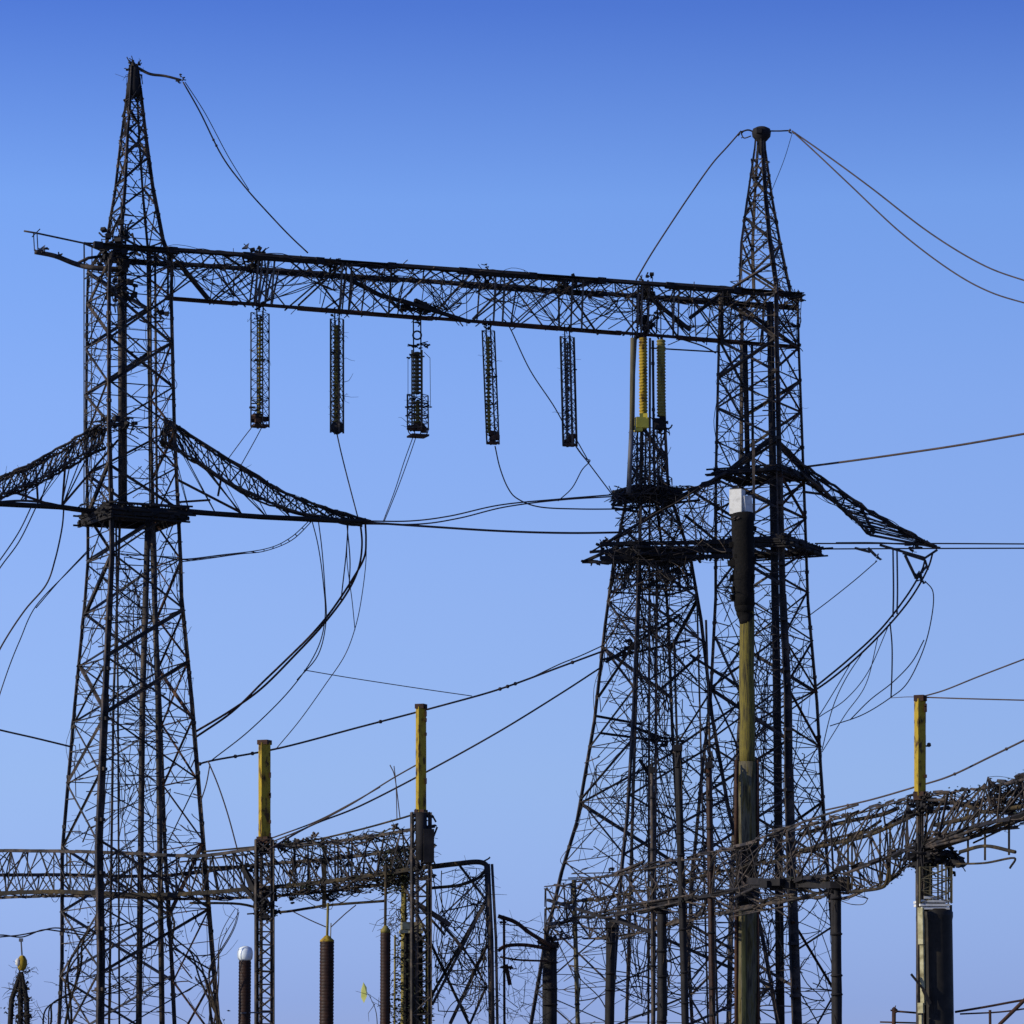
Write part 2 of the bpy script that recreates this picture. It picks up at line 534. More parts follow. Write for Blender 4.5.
def arm(root, uppers, lower, half, r_up, r_lo, n, m=STEEL, lace_w=.06, both=True):
    """A crossarm: sagging upper chords, one lower chord, and lacing between them."""
    first = MB()
    tips = []
    for i, poly in enumerate(uppers):
        for sgn in (-1, 1):
            pts = spline([p + V((0, sgn * half * (1 - .7 * j / (len(poly) - 1)), 0)) for j, p in enumerate(poly)], 6)
            first.tube([p + rv(.045) for p in pts], r_up, 6, r_up * .7)
            for q in range(0, len(pts) - 3, 2):
                if rnd.random() < .5: first.tube([pts[q] + rv(.05), pts[q + 1] + rv(.09), pts[q + 3] + rv(.05)], r_up * .5, 5)
            tips.append(pts)
    arm_o = first.build("crossarm", m, root)
    lo = spline(lower, 6)
    MB().tube(lo, r_lo, 6, r_lo * .8).build("lower_chord", m, arm_o)
    lm = MB()
    for a, b in zip(tips, tips[1:]):
        lace(lm, a, b, n, lace_w, .05)
    if both:
        lace(lm, tips[0], lo, max(3, n // 3), lace_w * .9, .05, cross=True, post=True)
    allp = [p for t_ in tips for p in t_]
    strands(lm, allp, n * 4, 1.6, .013, .06)
    twigs(lm, allp, n // 3, .4, .011, .05)
    tag(lm.build("arm_lacing", m, arm_o), kind="stuff")
    return arm_o

# ---- the tall tower at the left
TL = Prof([(64, 133.5, 3.5), (90, 134, 7), (140, 133.5, 13.5), (190, 134, 20), (243, 134.5, 30), (268, 130, 44), (300, 129, 44), (430, 130, 46), (520, 133, 47), (560, 134, 48),
           (600, 133, 50), (700, 133, 60), (850, 132.5, 72.5), (960, 137, 77), (1024, 138, 81)], 150.0, -20)
tl = thing("transmission_tower", "tall dark lattice tower with a short bent arm on its peak and two drooping crossarms", "pylon", (TL.centre(1024).x, 150, 0), "pair of tall lattice towers")
yb = ground_row(150)
legs(TL, tl, 268, yb, (.12, .13, .10, .22))
rows_l = [268, 300, 345, 390, 432, 472, 512, 560, 612, 664, 720, 780, 845, 910, 975, 1045, 1115, yb]
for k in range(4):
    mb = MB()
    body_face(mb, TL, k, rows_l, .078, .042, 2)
    mb.build("bracing", (RUST, GALV, STEEL, STEEL)[k], tl)  # grey bars on one face; their paler colour also stands in for sunlit highlights
legs(TL, tl, 66, 268, (.10, .08, .08, .11), name="peak_leg")
mb = MB()
for k in range(4):
    body_face(mb, TL, k, [84, 100, 118, 138, 160, 184, 212, 243, 268], .06, .04, 2)
mb.build("peak_bracing", STEEL, tl)
mb = MB()
c = TL.centre(72)
clump(mb, c, (.35, .3, .7), 22)
mb.lathe(TL.centre(96), [(.28, 0), (.30, .2), (.2, .9), (.14, 1.2)], 8)
mb.bar(TL.centre(60) + V((0, 0, 0)), TL.centre(75), .05)
twigs(mb, [c], 14, .7, .012, .1)
mb.build("peak_cap", STEELB, tl)
mb = MB()
mb.tube(spline([at(138, 68, 150), at(150, 74, 150), at(165, 76, 150), at(181, 80, 150)]), .06, 6, .045)
clump(mb, at(181, 79, 150), (.22, .15, .2), 8)
mb.build("earth_wire_arm", STEEL, tl)
collar(TL, 516, 12, 1.14, STEELB, tl, 30)
mb = MB()
clump(mb, TL.centre(255) + V((-.4, -1, 0)), (.9, .6, 1.2), 34)
clump(mb, TL.centre(298) + V((-.3, -1.2, 0)), (.9, .5, .8), 30)
clump(mb, TL.centre(432) + V((-.2, -1.2, 0)), (.8, .5, .5), 16)
clump(mb, at(160, 310, 149), (.5, .4, .6), 10)
mb.build("clamp_assembly", STEELB, tl)
mb = MB()
for px0, px1, r in ((121, 121.5, .13), (125.5, 126, .05), (150, 152, .05), (155, 157, .05), (147, 150, .03)):
    mb.tube([at(px0, 250, 149.6), at(px1, 520, 149.6)], r, 6)
for px0, px1, r in ((120, 107, .05), (152, 164, .11), (148, 137, .12), (116, 120, .04)):
    mb.tube([at(px0, 520, 149.4), at((px0 + px1) / 2, 700, 149.3), at(px1, yb - 3, 149.2)], r, 6)
mb.build("riser_pipe", STEEL, tl)
mb = MB()                                                 # outrigger ladder line up the left side
for px in (85, 92):
    mb.bar(at(px - (1 if px < 90 else 0), 245, 150.2), at(px - 1, 505, 150.2), .05, .04)
for i in range(14):
    y = 262 + i * 17
    mb.bar(at(84.5, y, 150.2), at(92, y + rnd.uniform(-6, 6), 150.2), .03)
    if rnd.random() < .7:
        mb.bar(at(84.5, y, 150.2), at(99, y + rnd.uniform(-16, 16), 150.2), .03)
mb.build("side_ladder", GALV, tl)
A = lambda pts, f=Yb, dy=0: [at(x, y, f(x) + dy) for x, y in pts]
arm(tl, [A([(164, 421), (176, 427), (240, 467), (300, 499), (370, 522)]), A([(160, 443), (180, 451), (240, 490), (300, 513), (362, 525)])],
    A([(188, 510), (260, 516), (320, 519), (372, 522)]), .5, .05, .05, 26, STEEL, .05)
arm(tl, [A([(104, 427), (90, 433), (62, 449), (30, 466), (0, 479), (-50, 502), (-110, 520)]), A([(104, 446), (88, 454), (58, 471), (30, 485), (0, 497), (-50, 512), (-105, 522)])],
    A([(85, 512), (40, 502), (0, 502), (-60, 512), (-112, 520)]), .5, .05, .05, 26, STEEL, .05)
mb = MB()
for o in (-.25, .25):
    mb.tube([at(x, y + o * 4, Yb(x) + o) for x, y in ((-60, 512), (0, 504), (60, 507), (110, 514), (150, 519), (190, 512), (262, 517), (366, 522))], .065, 6)
mb.build("lower_chord", STEELB, tl)
mb = MB()
for a, b in (((66, 456), (62, 508)), ((25, 473), (26, 500)), ((36, 470), (38, 503)), ((8, 490), (60, 508)), ((60, 508), (118, 440)), ((178, 480), (240, 512)), ((222, 474), (218, 496)), ((180, 502), (210, 500))):
    mb.bar(at(*a, Yb(a[0])), at(*b, Yb(b[0])), .10, .07)
mb.build("arm_strut", RUST, tl)
mb = MB()
pts = [TL.corner(k, y) for k in range(4) for y in range(250, 1020, 9)]
pts += [TL.corner(k, y).lerp(TL.corner((k + 1) % 4, y), rnd.random()) for k in range(4) for y in range(250, 1020, 6)]
strands(mb, pts, 420, 2.4, .012, .05)
twigs(mb, pts, 20, .4, .010, .05)
pts = [TL.corner(k, y) for k in range(4) for y in (500, 510, 520, 528)] + A([(40, 500), (80, 505), (300, 505), (340, 520)])
strands(mb, pts, 60, 1.6, .013, .1)
strands(mb, [TL.corner(k, y).lerp(TL.centre(y), rnd.random()) for k in range(4) for y in range(560, 1020, 5)], 260, 3.2, .015, .04)
tag(mb.build("wire_tangle", STEEL, tl), kind="stuff")
footings(TL, tl, yb)

# ---- the tall tower at the right
TR = Prof([(128, 760.5, 4), (150, 760, 5.5), (200, 760, 13), (243, 761, 20), (290, 765, 26), (300, 759, 40), (345, 759, 41), (410, 759.5, 43), (480, 760, 45), (600, 762, 47), (700, 764, 54), (770, 762, 60), (870, 761, 68), (1024, 762, 78)], 159.5, 20)
tr = thing("transmission_tower", "tall dark lattice tower with a round knob on its peak, behind the wooden pole", "pylon", (TR.centre(1024).x, 159.5, 0), "pair of tall lattice towers")
yb2 = ground_row(159.5)
legs(TR, tr, 300, yb2, (.12, .14, .12, .23))
rows_r = [300, 345, 378, 410, 445, 482, 515, 548, 590, 640, 690, 745, 800, 860, 925, 990, 1060, 1120, yb2]
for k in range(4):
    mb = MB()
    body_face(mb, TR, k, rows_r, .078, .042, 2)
    mb.build("bracing", (STEEL, GALV, STEEL, RUST)[k], tr)  # the paler grey face also puts some sunlit highlight into the colour
legs(TR, tr, 140, 300, (.10, .09, .09, .13), name="peak_leg")
mb = MB()
for k in range(4):
    body_face(mb, TR, k, [160, 178, 198, 220, 243, 268, 300], .06, .04, 2)
mb.build("peak_bracing", STEEL, tr)
mb = MB()
mb.lathe(at(761.5, 140, 159.5), [(.10, -.6), (.14, -.1), (.24, .0), (.36, .14), (.38, .30), (.34, .44), (.18, .52), (.02, .53)], 14)
mb.box(at(759, 131, 159.2), .2, .3, .2)
mb.build("peak_knob", STEELB, tr)
mb = MB()
mb.tube(spline([at(754, 132, 159.5), at(748, 130, 159.5), at(741, 132, 159.5)]), .035)
mb.tube(spline([at(751, 136, 159.5), at(744, 138, 159.5), at(741, 133, 159.5)]), .025)
mb.tube([at(768, 131, 159.5), at(780, 131, 159.5), at(791, 130.5, 159.5)], .03)
clump(mb, at(791, 131, 159.5), (.18, .12, .12), 6)
clump(mb, at(741, 134, 159.5), (.1, .1, .2), 5)
mb.build("earth_wire_arm", STEEL, tr)
mb = MB()
mb.tube([at(770, 302, 158.4), at(773, 480, 158.4), at(777, 700, 158.2), at(782, yb2 - 4, 158.0)], .13, 8, .17)
mb.tube([at(745, 345, 159), at(748, 480, 159)], .11, 6)
mb.tube([at(752, 345, 159), at(753, 480, 159)], .06, 6)
mb.build("riser_pipe", STEELB, tr)
collar(TR, 548, 9, 1.30, STEELB, tr, 28)
collar(TR, 475, 6, 1.02, STEELB, tr, 16, "upper_platform")
arm(tr, [A([(775, 440), (803, 466), (840, 492), (880, 518), (910, 534), (936, 547)]), A([(802, 476), (830, 497), (850, 515), (872, 535)])],
    A([(836, 543), (880, 543), (936, 546)]), .42, .06, .04, 14, STEEL, .05, False)
arm(tr, [A([(770, 440), (718, 478), (690, 492), (650, 517), (600, 546)])], A([(700, 548), (650, 548), (590, 552)]), .5, .07, .08, 10)
mb = MB()
for a, b in (((870, 535), (940, 548)), ((880, 545), (925, 558)), ((925, 558), (937, 550)), ((805, 492), (828, 495)), ((868, 548), (876, 556)), ((903, 553), (925, 560)), ((925, 560), (928, 570)), ((905, 555), (916, 578)), ((916, 578), (927, 566)), ((855, 548), (870, 552)), ((860, 505), (874, 534))):
    mb.bar(at(*a, Yb(a[0])), at(*b, Yb(b[0])), .10, .08)
clump(mb, at(878, 558, Yb(878)), (.18, .15, .18), 8)
clump(mb, at(920, 578, Yb(920)), (.3, .2, .3), 12)
clump(mb, at(918, 545, Yb(918)), (.6, .4, .25), 14)
mb.build("arm_strut", STEEL, tr)
mb = MB()
pts = [TR.corner(k, y) for k in range(4) for y in range(300, 1020, 9)]
pts += [TR.corner(k, y).lerp(TR.corner((k + 1) % 4, y), rnd.random()) for k in range(4) for y in range(300, 1020, 6)]
strands(mb, pts, 400, 2.4, .012, .05)
twigs(mb, pts, 20, .4, .010, .05)
strands(mb, [TR.corner(k, y).lerp(TR.centre(y), rnd.random()) for k in range(4) for y in range(600, 1020, 5)], 330, 3.4, .017, .04)

tag(mb.build("wire_tangle", STEEL, tr), kind="stuff")
footings(TR, tr, yb2)

# ---- the lower tower between them, under the beam
TM = Prof([(338, 648.5, 13), (430, 648, 17), (490, 648, 20), (560, 652, 38), (620, 653, 47), (720, 653, 58), (820, 653, 75), (870, 653, 90), (940, 653, 106), (1024, 653, 120)], 157.6, -20)
tm = thing("transmission_tower", "squat dark lattice tower with a widely spread base, topped by yellow tubes under the beam", "pylon", (TM.centre(1024).x, 157.6, 0))
yb3 = ground_row(157.6)
legs(TM, tm, 338, yb3, (.10, .12, .10, .13))
rows_m = [430, 460, 490, 525, 560, 600, 645, 695, 745, 800, 860, 925, 990, 1060, yb3]
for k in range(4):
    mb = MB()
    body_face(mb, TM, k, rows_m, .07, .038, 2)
    mb.build("bracing", (STEEL, GALV, STEEL, STEEL)[k], tm)  # one grey face varies the steel and doubles as painted highlights
collar(TM, 494, 9, 1.5, STEELB, tm, 26, "upper_platform")
collar(TM, 556, 9, 1.15, STEELB, tm, 26)
mb = MB()
for z in (544, 552, 558):
    mb.bar(at(600, z, 156.2), at(735, z - 2, 157.0), .16, .14)
for s in (-1, 1):
    mb.bar(at(583, 562, 157.6), at(622, 545, 157.6 + s * 1.2), .12, .10)
    mb.bar(at(583, 562, 157.6), at(622, 562, 157.6 + s * 1.2), .12, .10)
lace(mb, [at(583, 561, 157.4), at(725, 545, 157.0)], [at(590, 563, 158), at(725, 560, 157.2)], 16, .09, .08)
for a, b in (((612, 505), (628, 488)), ((612, 508), (640, 512)), ((612, 506), (720, 482)), ((615, 510), (700, 500)), ((690, 490), (735, 518)), ((685, 515), (725, 548))):
    mb.bar(at(*a, 156.8), at(*b, 157.2), .12, .08)
clump(mb, at(606, 545, 157.4), (.4, .3, .35), 14)
clump(mb, at(620, 500, 157.2), (.5, .4, .35), 16)
for y0, y1 in ((562, 576), (576, 590)):
    for kk_ in range(4):
        lace(mb, [TM.corner(kk_, y0), TM.corner((kk_ + 1) % 4, y0)], [TM.corner(kk_, y1), TM.corner((kk_ + 1) % 4, y1)], 7, .045, .12, skip=.2)
        mb.bar(TM.corner(kk_, y1), TM.corner((kk_ + 1) % 4, y1), .06, .06)
clump(mb, at(662, 490, 156.4), (.4, .5, 1.2), 24)
mb.build("crossarm", STEELB, tm)
mb = MB()
for (a, b, w) in (((601, 660), (690, 640), .14), ((606, 662), (680, 615), .16), ((660, 690), (700, 655), .13), ((628, 725), (662, 738), .14), ((640, 760), (655, 785), .12), ((596, 716), (640, 724), .13), ((600, 733), (668, 742), .13), ((640, 773), (665, 772), .1), ((690, 655), (745, 690), .12), ((670, 752), (745, 700), .13)):
    mb.bar(at(*a, 156.5), at(*b, 157.4), w, w * .6)
clump(mb, at(662, 740, 156.6), (.7, .5, .3), 16)
clump(mb, at(632, 643, 156.6), (.7, .5, .5), 14)
mb.build("brace", STEELB, tm)
mb = MB()
for px0, px1, y0, r in ((657, 653, 560, .06), (650, 648, 338, .05), (674, 690, 640, .05), (640, 622, 560, .07), (706, 722, 620, .05), (697, 712, 600, .04)):
    mb.tube([at(px0, y0, 156.8), at(px1, yb3 - 4, 156.6)], r, 6)
mb.build("riser_pipe", STEEL, tm)
mb = MB()
pts = [TM.corner(k, y) for k in range(4) for y in range(440, 1020, 8)]
pts += [TM.corner(k, y).lerp(TM.corner((k + 1) % 4, y), rnd.random()) for k in range(4) for y in range(440, 1020, 5)]
strands(mb, pts, 420, 2.6, .012, .05)
twigs(mb, pts, 20, .4, .010, .05)
strands(mb, [TM.corner(k, y).lerp(TM.centre(y), rnd.random()) for k in range(4) for y in range(580, 1020, 4)], 420, 3.6, .017, .04)
strands(mb, [at(x, y, 156.4 + rnd.uniform(-.8, .8)) for x in range(604, 728, 5) for y in (486, 494, 502, 545, 553, 560)], 110, 1.9, .013, .06)
strands(mb, [at(rnd.uniform(612, 730), rnd.uniform(486, 556), 156.4 + rnd.uniform(-1.4, 1.4)) for _ in range(150)], 90, 2.6, .017, .04)
strands(mb, [at(rnd.uniform(628, 672), rnd.uniform(430, 520), 156.4 + rnd.uniform(-1, 1)) for _ in range(110)], 60, 1.8, .014, .04)
strands(mb, [at(rnd.uniform(616, 690), rnd.uniform(545, 592), 156.4 + rnd.uniform(-1.2, 1.2)) for _ in range(160)], 120, 2.0, .014, .06)
tag(mb.build("wire_tangle", STEEL, tm), kind="stuff")
footings(TM, tm, yb3)

# ------------------------------------------------------------------ the high beam across the towers
bm = thing("lattice_girder", "long triangular lattice beam spanning between the two tall towers", "beam", (0, 154, at(460, 290, 154).z))
TOPN = [at(98, 245, Yb(98) - 1.25), at(803, 295, Yb(803) - 1.25)]
TOPF = [p + V((0, 2.5, 0)) for p in TOPN]
BOT = [at(168, 298, Yb(168)), at(800, 347, Yb(800))]
for seg, w in ((TOPN, .20), (TOPF, .19), (BOT, .14)):
    mb = MB()
    n = 10
    for i in range(n):
        a, b = seg[0].lerp(seg[1], i / n), seg[0].lerp(seg[1], (i + 1) / n)
        mb.angle(a, b, w * rnd.uniform(.95, 1.05), (0, .8, 2.3)[i % 3])
        mb.box(a, w * 1.6, w * 1.1, w * 1.15, math.atan2((b - a).y, (b - a).x))
    mb.build("chord", STEELB if w > .15 else RUST, bm)
sub = lambda s, t0, t1: [s[0].lerp(s[1], t0), s[0].lerp(s[1], t1)]
t_a = .095
mb = MB(); lace(mb, sub(TOPN, t_a, 1), BOT, 15, .07, .12, skip=.25); lace(mb, sub(TOPN, t_a, 1), BOT, 11, .04, .25, skip=.3); mb.build("side_lacing", STEEL, bm)
mb = MB(); lace(mb, sub(TOPF, t_a, 1), BOT, 17, .06, .12, skip=.25); lace(mb, sub(TOPF, t_a, 1), BOT, 13, .04, .25, skip=.3); mb.build("side_lacing", STEEL, bm)
mb = MB(); lace(mb, TOPN, TOPF, 36, .06, .08, skip=.2); mb.build("top_lacing", STEELB, bm)
mb = MB()                                                 # thicker braces and knots seen in the middle of the beam
for a, b in (((342, 276), (380, 295)), ((380, 295), (415, 305)), ((400, 300), (470, 322)), ((415, 300), (440, 312)), ((178, 262), (208, 299)), ((565, 290), (600, 280)), ((690, 318), (720, 295)), ((722, 290), (722, 345)), ((640, 290), (690, 330))):
    mb.bar(at(*a, Yb(a[0]) - .5), at(*b, Yb(b[0]) - .2), .16, .12)
clump(mb, at(416, 308, Yb(416)), (.9, .4, .35), 26)
clump(mb, at(258, 260, Yb(258) - .8), (.5, .6, .5), 22)
clump(mb, at(334, 268, Yb(334) - .8), (.5, .6, .4), 16)
clump(mb, at(486, 275, Yb(486) - .8), (.4, .6, .5), 16)
clump(mb, at(565, 285, Yb(565) - .8), (.5, .6, .4), 16)
clump(mb, at(648, 290, Yb(648) - .8), (.4, .6, .8), 24)
clump(mb, at(645, 325, Yb(645)), (.6, .5, .6), 26)
clump(mb, at(796, 298, Yb(796)), (.4, 1.0, .3), 20)
clump(mb, at(725, 297, Yb(725)), (.5, .8, .4), 20)
mb.build("gusset", STEELB, bm)
mb = MB()
mb.tube(spline([at(128, 270, Yb(128) - .6), at(95, 268, Yb(95) - .4), at(76, 264, Yb(76)), at(55, 256, Yb(55)), at(35, 252, Yb(35))]), .11, 6, .09)
mb.tube([at(104, 256, Yb(104)), at(88, 258, Yb(88)), at(76, 264, Yb(76))], .06)
mb.tube([at(106, 244, Yb(106)), at(83, 243, Yb(83)), at(36, 233, Yb(36)), at(24, 231, Yb(24))], .035)
for x in (33.5, 37):
    mb.bar(at(x, 233, Yb(x)), at(x + 1, 251, Yb(x)), .035)
mb.bar(at(32, 237, Yb(32)), at(40, 229, Yb(40)), .035)
mb.bar(at(84, 243, Yb(84)), at(106, 252, Yb(106)), .06, .09)
mb.bar(at(84, 243, Yb(84)), at(84.5, 267, Yb(84)), .05)
clump(mb, at(60, 256, Yb(60)), (.2, .15, .15), 6)
clump(mb, at(41, 250, Yb(41)), (.35, .2, .15), 8)
mb.build("nose_bracket", STEEL, bm)
mb = MB()
for x in (250.5, 254, 260, 266, 332, 341, 484, 493, 562, 573, 630, 667, 634, 641):
    t = (x - 98) / 705
    mb.bar(TOPN[0].lerp(TOPN[1], t), BOT[0].lerp(BOT[1], (x - 168) / 632), .07, .05)
    mb.bar(TOPF[0].lerp(TOPF[1], t), BOT[0].lerp(BOT[1], (x - 168) / 632), .06, .05)
mb.build("hanger_strut", GALV, bm)
mb = MB()
pts = [TOPN[0].lerp(TOPN[1], i / 60) for i in range(61)] + [TOPF[0].lerp(TOPF[1], i / 60) for i in range(61)]
strands(mb, pts, 420, 1.8, .014, .06)
twigs(mb, pts, 12, .4, .011, .06)
mid = [BOT[0].lerp(BOT[1], i / 40) + V((0, 0, rnd.uniform(.1, 1.6))) for i in range(41)]
strands(mb, mid + mid + mid + pts, 620, 2.2, .014, .08)
tag(mb.build("wire_tangle", STEEL, bm), kind="stuff")
mb = MB()
mb.bar(at(650, 348, Yb(650)), at(718, 352, Yb(718)), .05)
mb.tube(spline([at(667, 335, Yb(667)), at(700, 345, Yb(700)), at(716, 353, Yb(716))]), .03)
mb.tube(spline([at(668, 345, Yb(668)), at(690, 337, Yb(690)), at(705, 343, Yb(705))]), .02)
mb.build("tie_bar", RUST, bm)

def flap(px, py, Y, label):
    mb = MB()
    c = at(px, py, Y)
    mb._add([c + V(p) * .75 for p in ((-.16, 0, -.02), (.12, .03, .0), (.2, .02, .30), (.06, .0, .16), (-.14, -.06, .04), (.14, -.04, .05), (.21, -.01, .31), (.06, -.04, .2))],
            [(0, 1, 2, 3), (4, 7, 6, 5), (0, 4, 5, 1), (1, 5, 6, 2), (2, 6, 7, 3), (3, 7, 4, 0)])
    return tag(mb.build("pale_flap", GALV), label, "fitting")
flap(245, 249, Yb(245) - 1.25, "small pale metal flap standing on top of the beam above the open wire cage insulator")
flap(41, 251, Yb(41), "small pale metal flap sitting on the beam's pointed nose bracket beyond the bent-arm tower")

# ------------------------------------------------------------------ insulator assemblies hanging from the beam
GH = "insulator assemblies hanging from the high beam"
def beam_y(px): return 298 + (px - 168) * (347 - 298) / 632.0

def discs(mb, p, length, R, pitch=.15, n=12, neck=.35):
    k = int(length / pitch)
    prof = []
    for i in range(k):
        h = -i * pitch
        prof += [(R * neck, h), (R, h - pitch * .35), (R * (.55 + .4 * neck + .1), h - pitch * .55), (R * neck, h - pitch * .7)]
    mb.lathe(p, prof, n)

def hang_cage(px, ybot, hw, label, core=OLIVE, lean=0.0, top_ring=False, cage_top=None, round_end=False, thick=.05, twn=26, lowblock=True, core_r=.13):
    Y = Yb(px)
    yt = beam_y(px)
    t = thing("insulator_string", label, "insulator", at(px, yt, Y), GH)
    cx = lambda y: px + lean * (y - yt) / (ybot - yt)
    P = lambda y, dx=0, dy=0: at(cx(y) + dx, y, Y + dy)
    hwm = hw / ppm(Y)
    ct = cage_top or yt + 8
    mb = MB()
    for s in (-1, 1):
        mb.bar(P(yt - 4, s * hw * .35), P(ct + 6, s * hw * .35), .05)
    clump(mb, P(yt + 3), (.25, .2, .2), 8)
    if top_ring:
        mb.ring(P(yt + 18), .16, .035, (0, 1, 0))
        clump(mb, P(yt + 28), (.55, .4, .15), 14)
        clump(mb, P(yt + 39), (.5, .4, .12), 12)
    mb.build("hanger", STEELB, t)
    mb = MB()
    L = (ybot - 6 - (ct + 4)) / ppm(Y)
    discs(mb, P(ct + 6), L, core_r)
    mb.build("insulator_core", core, t)
    mb = MB()
    ang = math.radians(20)
    cor = [(math.cos(ang + k * math.pi / 2) * hwm * 1.05, math.sin(ang + k * math.pi / 2) * hwm * 1.05) for k in range(4)]
    pol = []
    for dx, dy in cor:
        a, b = P(ct) + V((dx, dy, 0)), P(ybot - (8 if round_end else 0)) + V((dx, dy, 0))
        mb.bar(a, b, thick, thick)
        pol.append([a, b])
    nb = max(5, int((ybot - ct) / 9))
    for k in range(4):
        lace(mb, pol[k], pol[(k + 1) % 4], nb, .024, .02, cross=rnd.random() < .6)
    if round_end:
        for k in range(4):
            dx, dy = cor[k]
            mb.tube(spline([P(ybot - 8) + V((dx, dy, 0)), P(ybot - 3) + V((dx * .8, dy * .8, 0)), P(ybot) + V((dx * .2, dy * .2, 0))], 4), .02, 4)
        for yy in (ybot - 32, ybot - 20, ybot - 8):
            mb.ring(P(yy), hwm * 1.05, .022)
    mb.build("cage", STEEL, t)
    mb = MB()
    if lowblock:
        for k in range(8):
            mb.box(P(ybot - 4 - rnd.uniform(0, 8)) + V((rnd.uniform(-.7, .7) * hwm, rnd.uniform(-.7, .7) * hwm, 0)), .2, .2, .16, rnd.uniform(0, 3))
        mb.box(P(ybot - 1), hwm * 1.7, hwm * 1.7, .07, ang)
    else:
        mb.lathe(P(ybot), [(.06, -.05), (hwm * .9, .05), (hwm, .2), (hwm * .8, .4)], 10)
    mb.build("end_fitting", RUST if lowblock else STEELB, t)
    mb = MB()
    twigs(mb, [P(y, rnd.uniform(-hw, hw)) for y in range(int(ct), int(ybot), 4)], twn, .45, .01, .06)
    for yy in rnd.sample(range(int(ct) + 5, int(ybot) - 8, 7), 4):
        clump(mb, P(yy), (hwm * 1.1, hwm, .12), 5)
    mb.build("binding_wire", STEELB, t)
    return t

hang_cage(260, 427, 9, "open wire cage insulator with a rusty square foot, hanging nearest the bent-arm tower", OLIVE, 0, twn=16, core_r=.11)
hang_cage(337, 433, 6.3, "slim straight insulator in a tight dark frame, second from the bent-arm tower", OLIVE, 0, thick=.07, lowblock=False, core_r=.17)
hang_cage(417, 437, 10.5, "insulator with a round eye ring on top and a bulging wire basket at its foot", OLIVE, 1, True, 395, True, twn=16, core_r=.2)
hang_cage(488, 444, 6.2, "knobbly insulator with clamps at its head, between the basket and ladder-like ones", OLIVE, 5, thick=.06, twn=12)
hang_cage(567, 446, 6.8, "ladder-like hanging insulator with a dark collar near its top, nearest the yellow tubes", GALV, 3, thick=.085, twn=14, core_r=.09)
# core of the ringed one above its basket
r_ = [o for o in bpy.data.objects if "round eye ring" in o.get("label", "")][0]
mb = MB()
discs(mb, at(417, 352, Yb(417)), 1.75, .22)
for s in (-1, 1):
    mb.bar(at(417 + s * 5, 350, Yb(417)), at(417 + s * 5, 425, Yb(417)), .06)
mb.build("insulator_core", GREYWOOD, r_)
mb = MB()
mb.bar(at(430, 358, Yb(417)), at(430.5, 408, Yb(417)), .02)
mb.bar(at(408, 358, Yb(417)), at(408, 410, Yb(417)), .02)
mb.bar(at(405, 407, Yb(417)), at(432, 407, Yb(417)), .04)
mb.bar(at(424, 352, Yb(417)), at(430, 358, Yb(417)), .02)
mb.build("guard_rod", STEEL, r_)

# yellow tubes beside the middle tower's head
t = thing("yellow_tube", "bright yellow tube with a square yellow block at its foot, under the beam", "insulator", at(643, 336, 155.6))
mb = MB(); discs(mb, at(643, 338, 155.6), 3.1, .17, .12, 12, .82); mb.build("tube", YELLOW, t)
mb = MB(); c = at(641, 423, 155.4); mb.box(c, .48, .4, .40, .3); mb.box(c + V((-.12, -.03, -.22)), .26, .34, .22, .3); mb.box(c + V((.1, 0, .25)), .3, .3, .2); mb.build("foot_block", LEMON, t)
mb = MB()
for x in (637.5, 641, 646): mb.bar(at(x, 428, 155.6), at(x - 1, 490, 155.9), .09, .07)
mb.build("stem", STEELB, t)
t = thing("yellow_tube", "dull olive yellow tube with a dark foot, beside the bright yellow one", "insulator", at(661, 338, 156.0))
mb = MB(); discs(mb, at(661, 340, 156), 3.0, .18, .12, 12, .82); mb.build("tube", OLIVE, t)
mb = MB(); clump(mb, at(660, 425, 156), (.4, .3, .4), 16); mb.box(at(660, 424, 156), .42, .36, .4); mb.build("foot_block", STEELB, t)
mb = MB()
for x in (657, 661, 666): mb.bar(at(x, 428, 156), at(x + 1, 490, 156.1), .06, .05)
mb.build("stem", STEEL, t)
t = thing("grey_mast", "slim grey post without any yellow, beside the bright yellow tube on the squat tower", "post", at(631, 490, 155.2))
mb = MB(); mb.tube([at(633, 338, 155.2), at(632, 430, 155.2)], .10, 8); mb.build("upper_tube", GREYWOOD, t)
mb = MB(); mb.tube([at(631.5, 430, 155.2), at(628.5, 493, 155.4)], .09, 8); mb.build("lower_tube", GALV, t)

# ------------------------------------------------------------------ wooden pole with a white box
wy = 134.0
wp = thing("utility_pole", "thick mossy wooden pole with a black wrap and a white box on its top", "pole", at(747, HORIZ + FPX * CAMZ / wy * .985, wy))
k = ppm(wy)
def pole_seg(mb, y0, y1, x0, x1, w0, w1, n=12, jig=.02):
    a, b = at(x0, y0, wy), at(x1, y1, wy)
    m = 10
    mb.tube([a.lerp(b, i / m) + V((rnd.uniform(-jig, jig), rnd.uniform(-jig, jig), 0)) for i in range(m + 1)], w0 / 2 / k, n, w1 / 2 / k)
mb = MB(); pole_seg(mb, 590, 768, 747, 747, 14.5, 15.5); mb.build("upper_shaft", WOOD, wp)
mb = MB(); pole_seg(mb, 762, HORIZ + FPX * CAMZ / wy, 747, 747.5, 19, 21.5); mb.build("lower_shaft", MOSS, wp)
mb = MB(); pole_seg(mb, 514, 606, 742.5, 744, 23, 21, 14, .03)
pole_seg(mb, 604, 622, 744, 746.5, 21, 14, 14, .02)
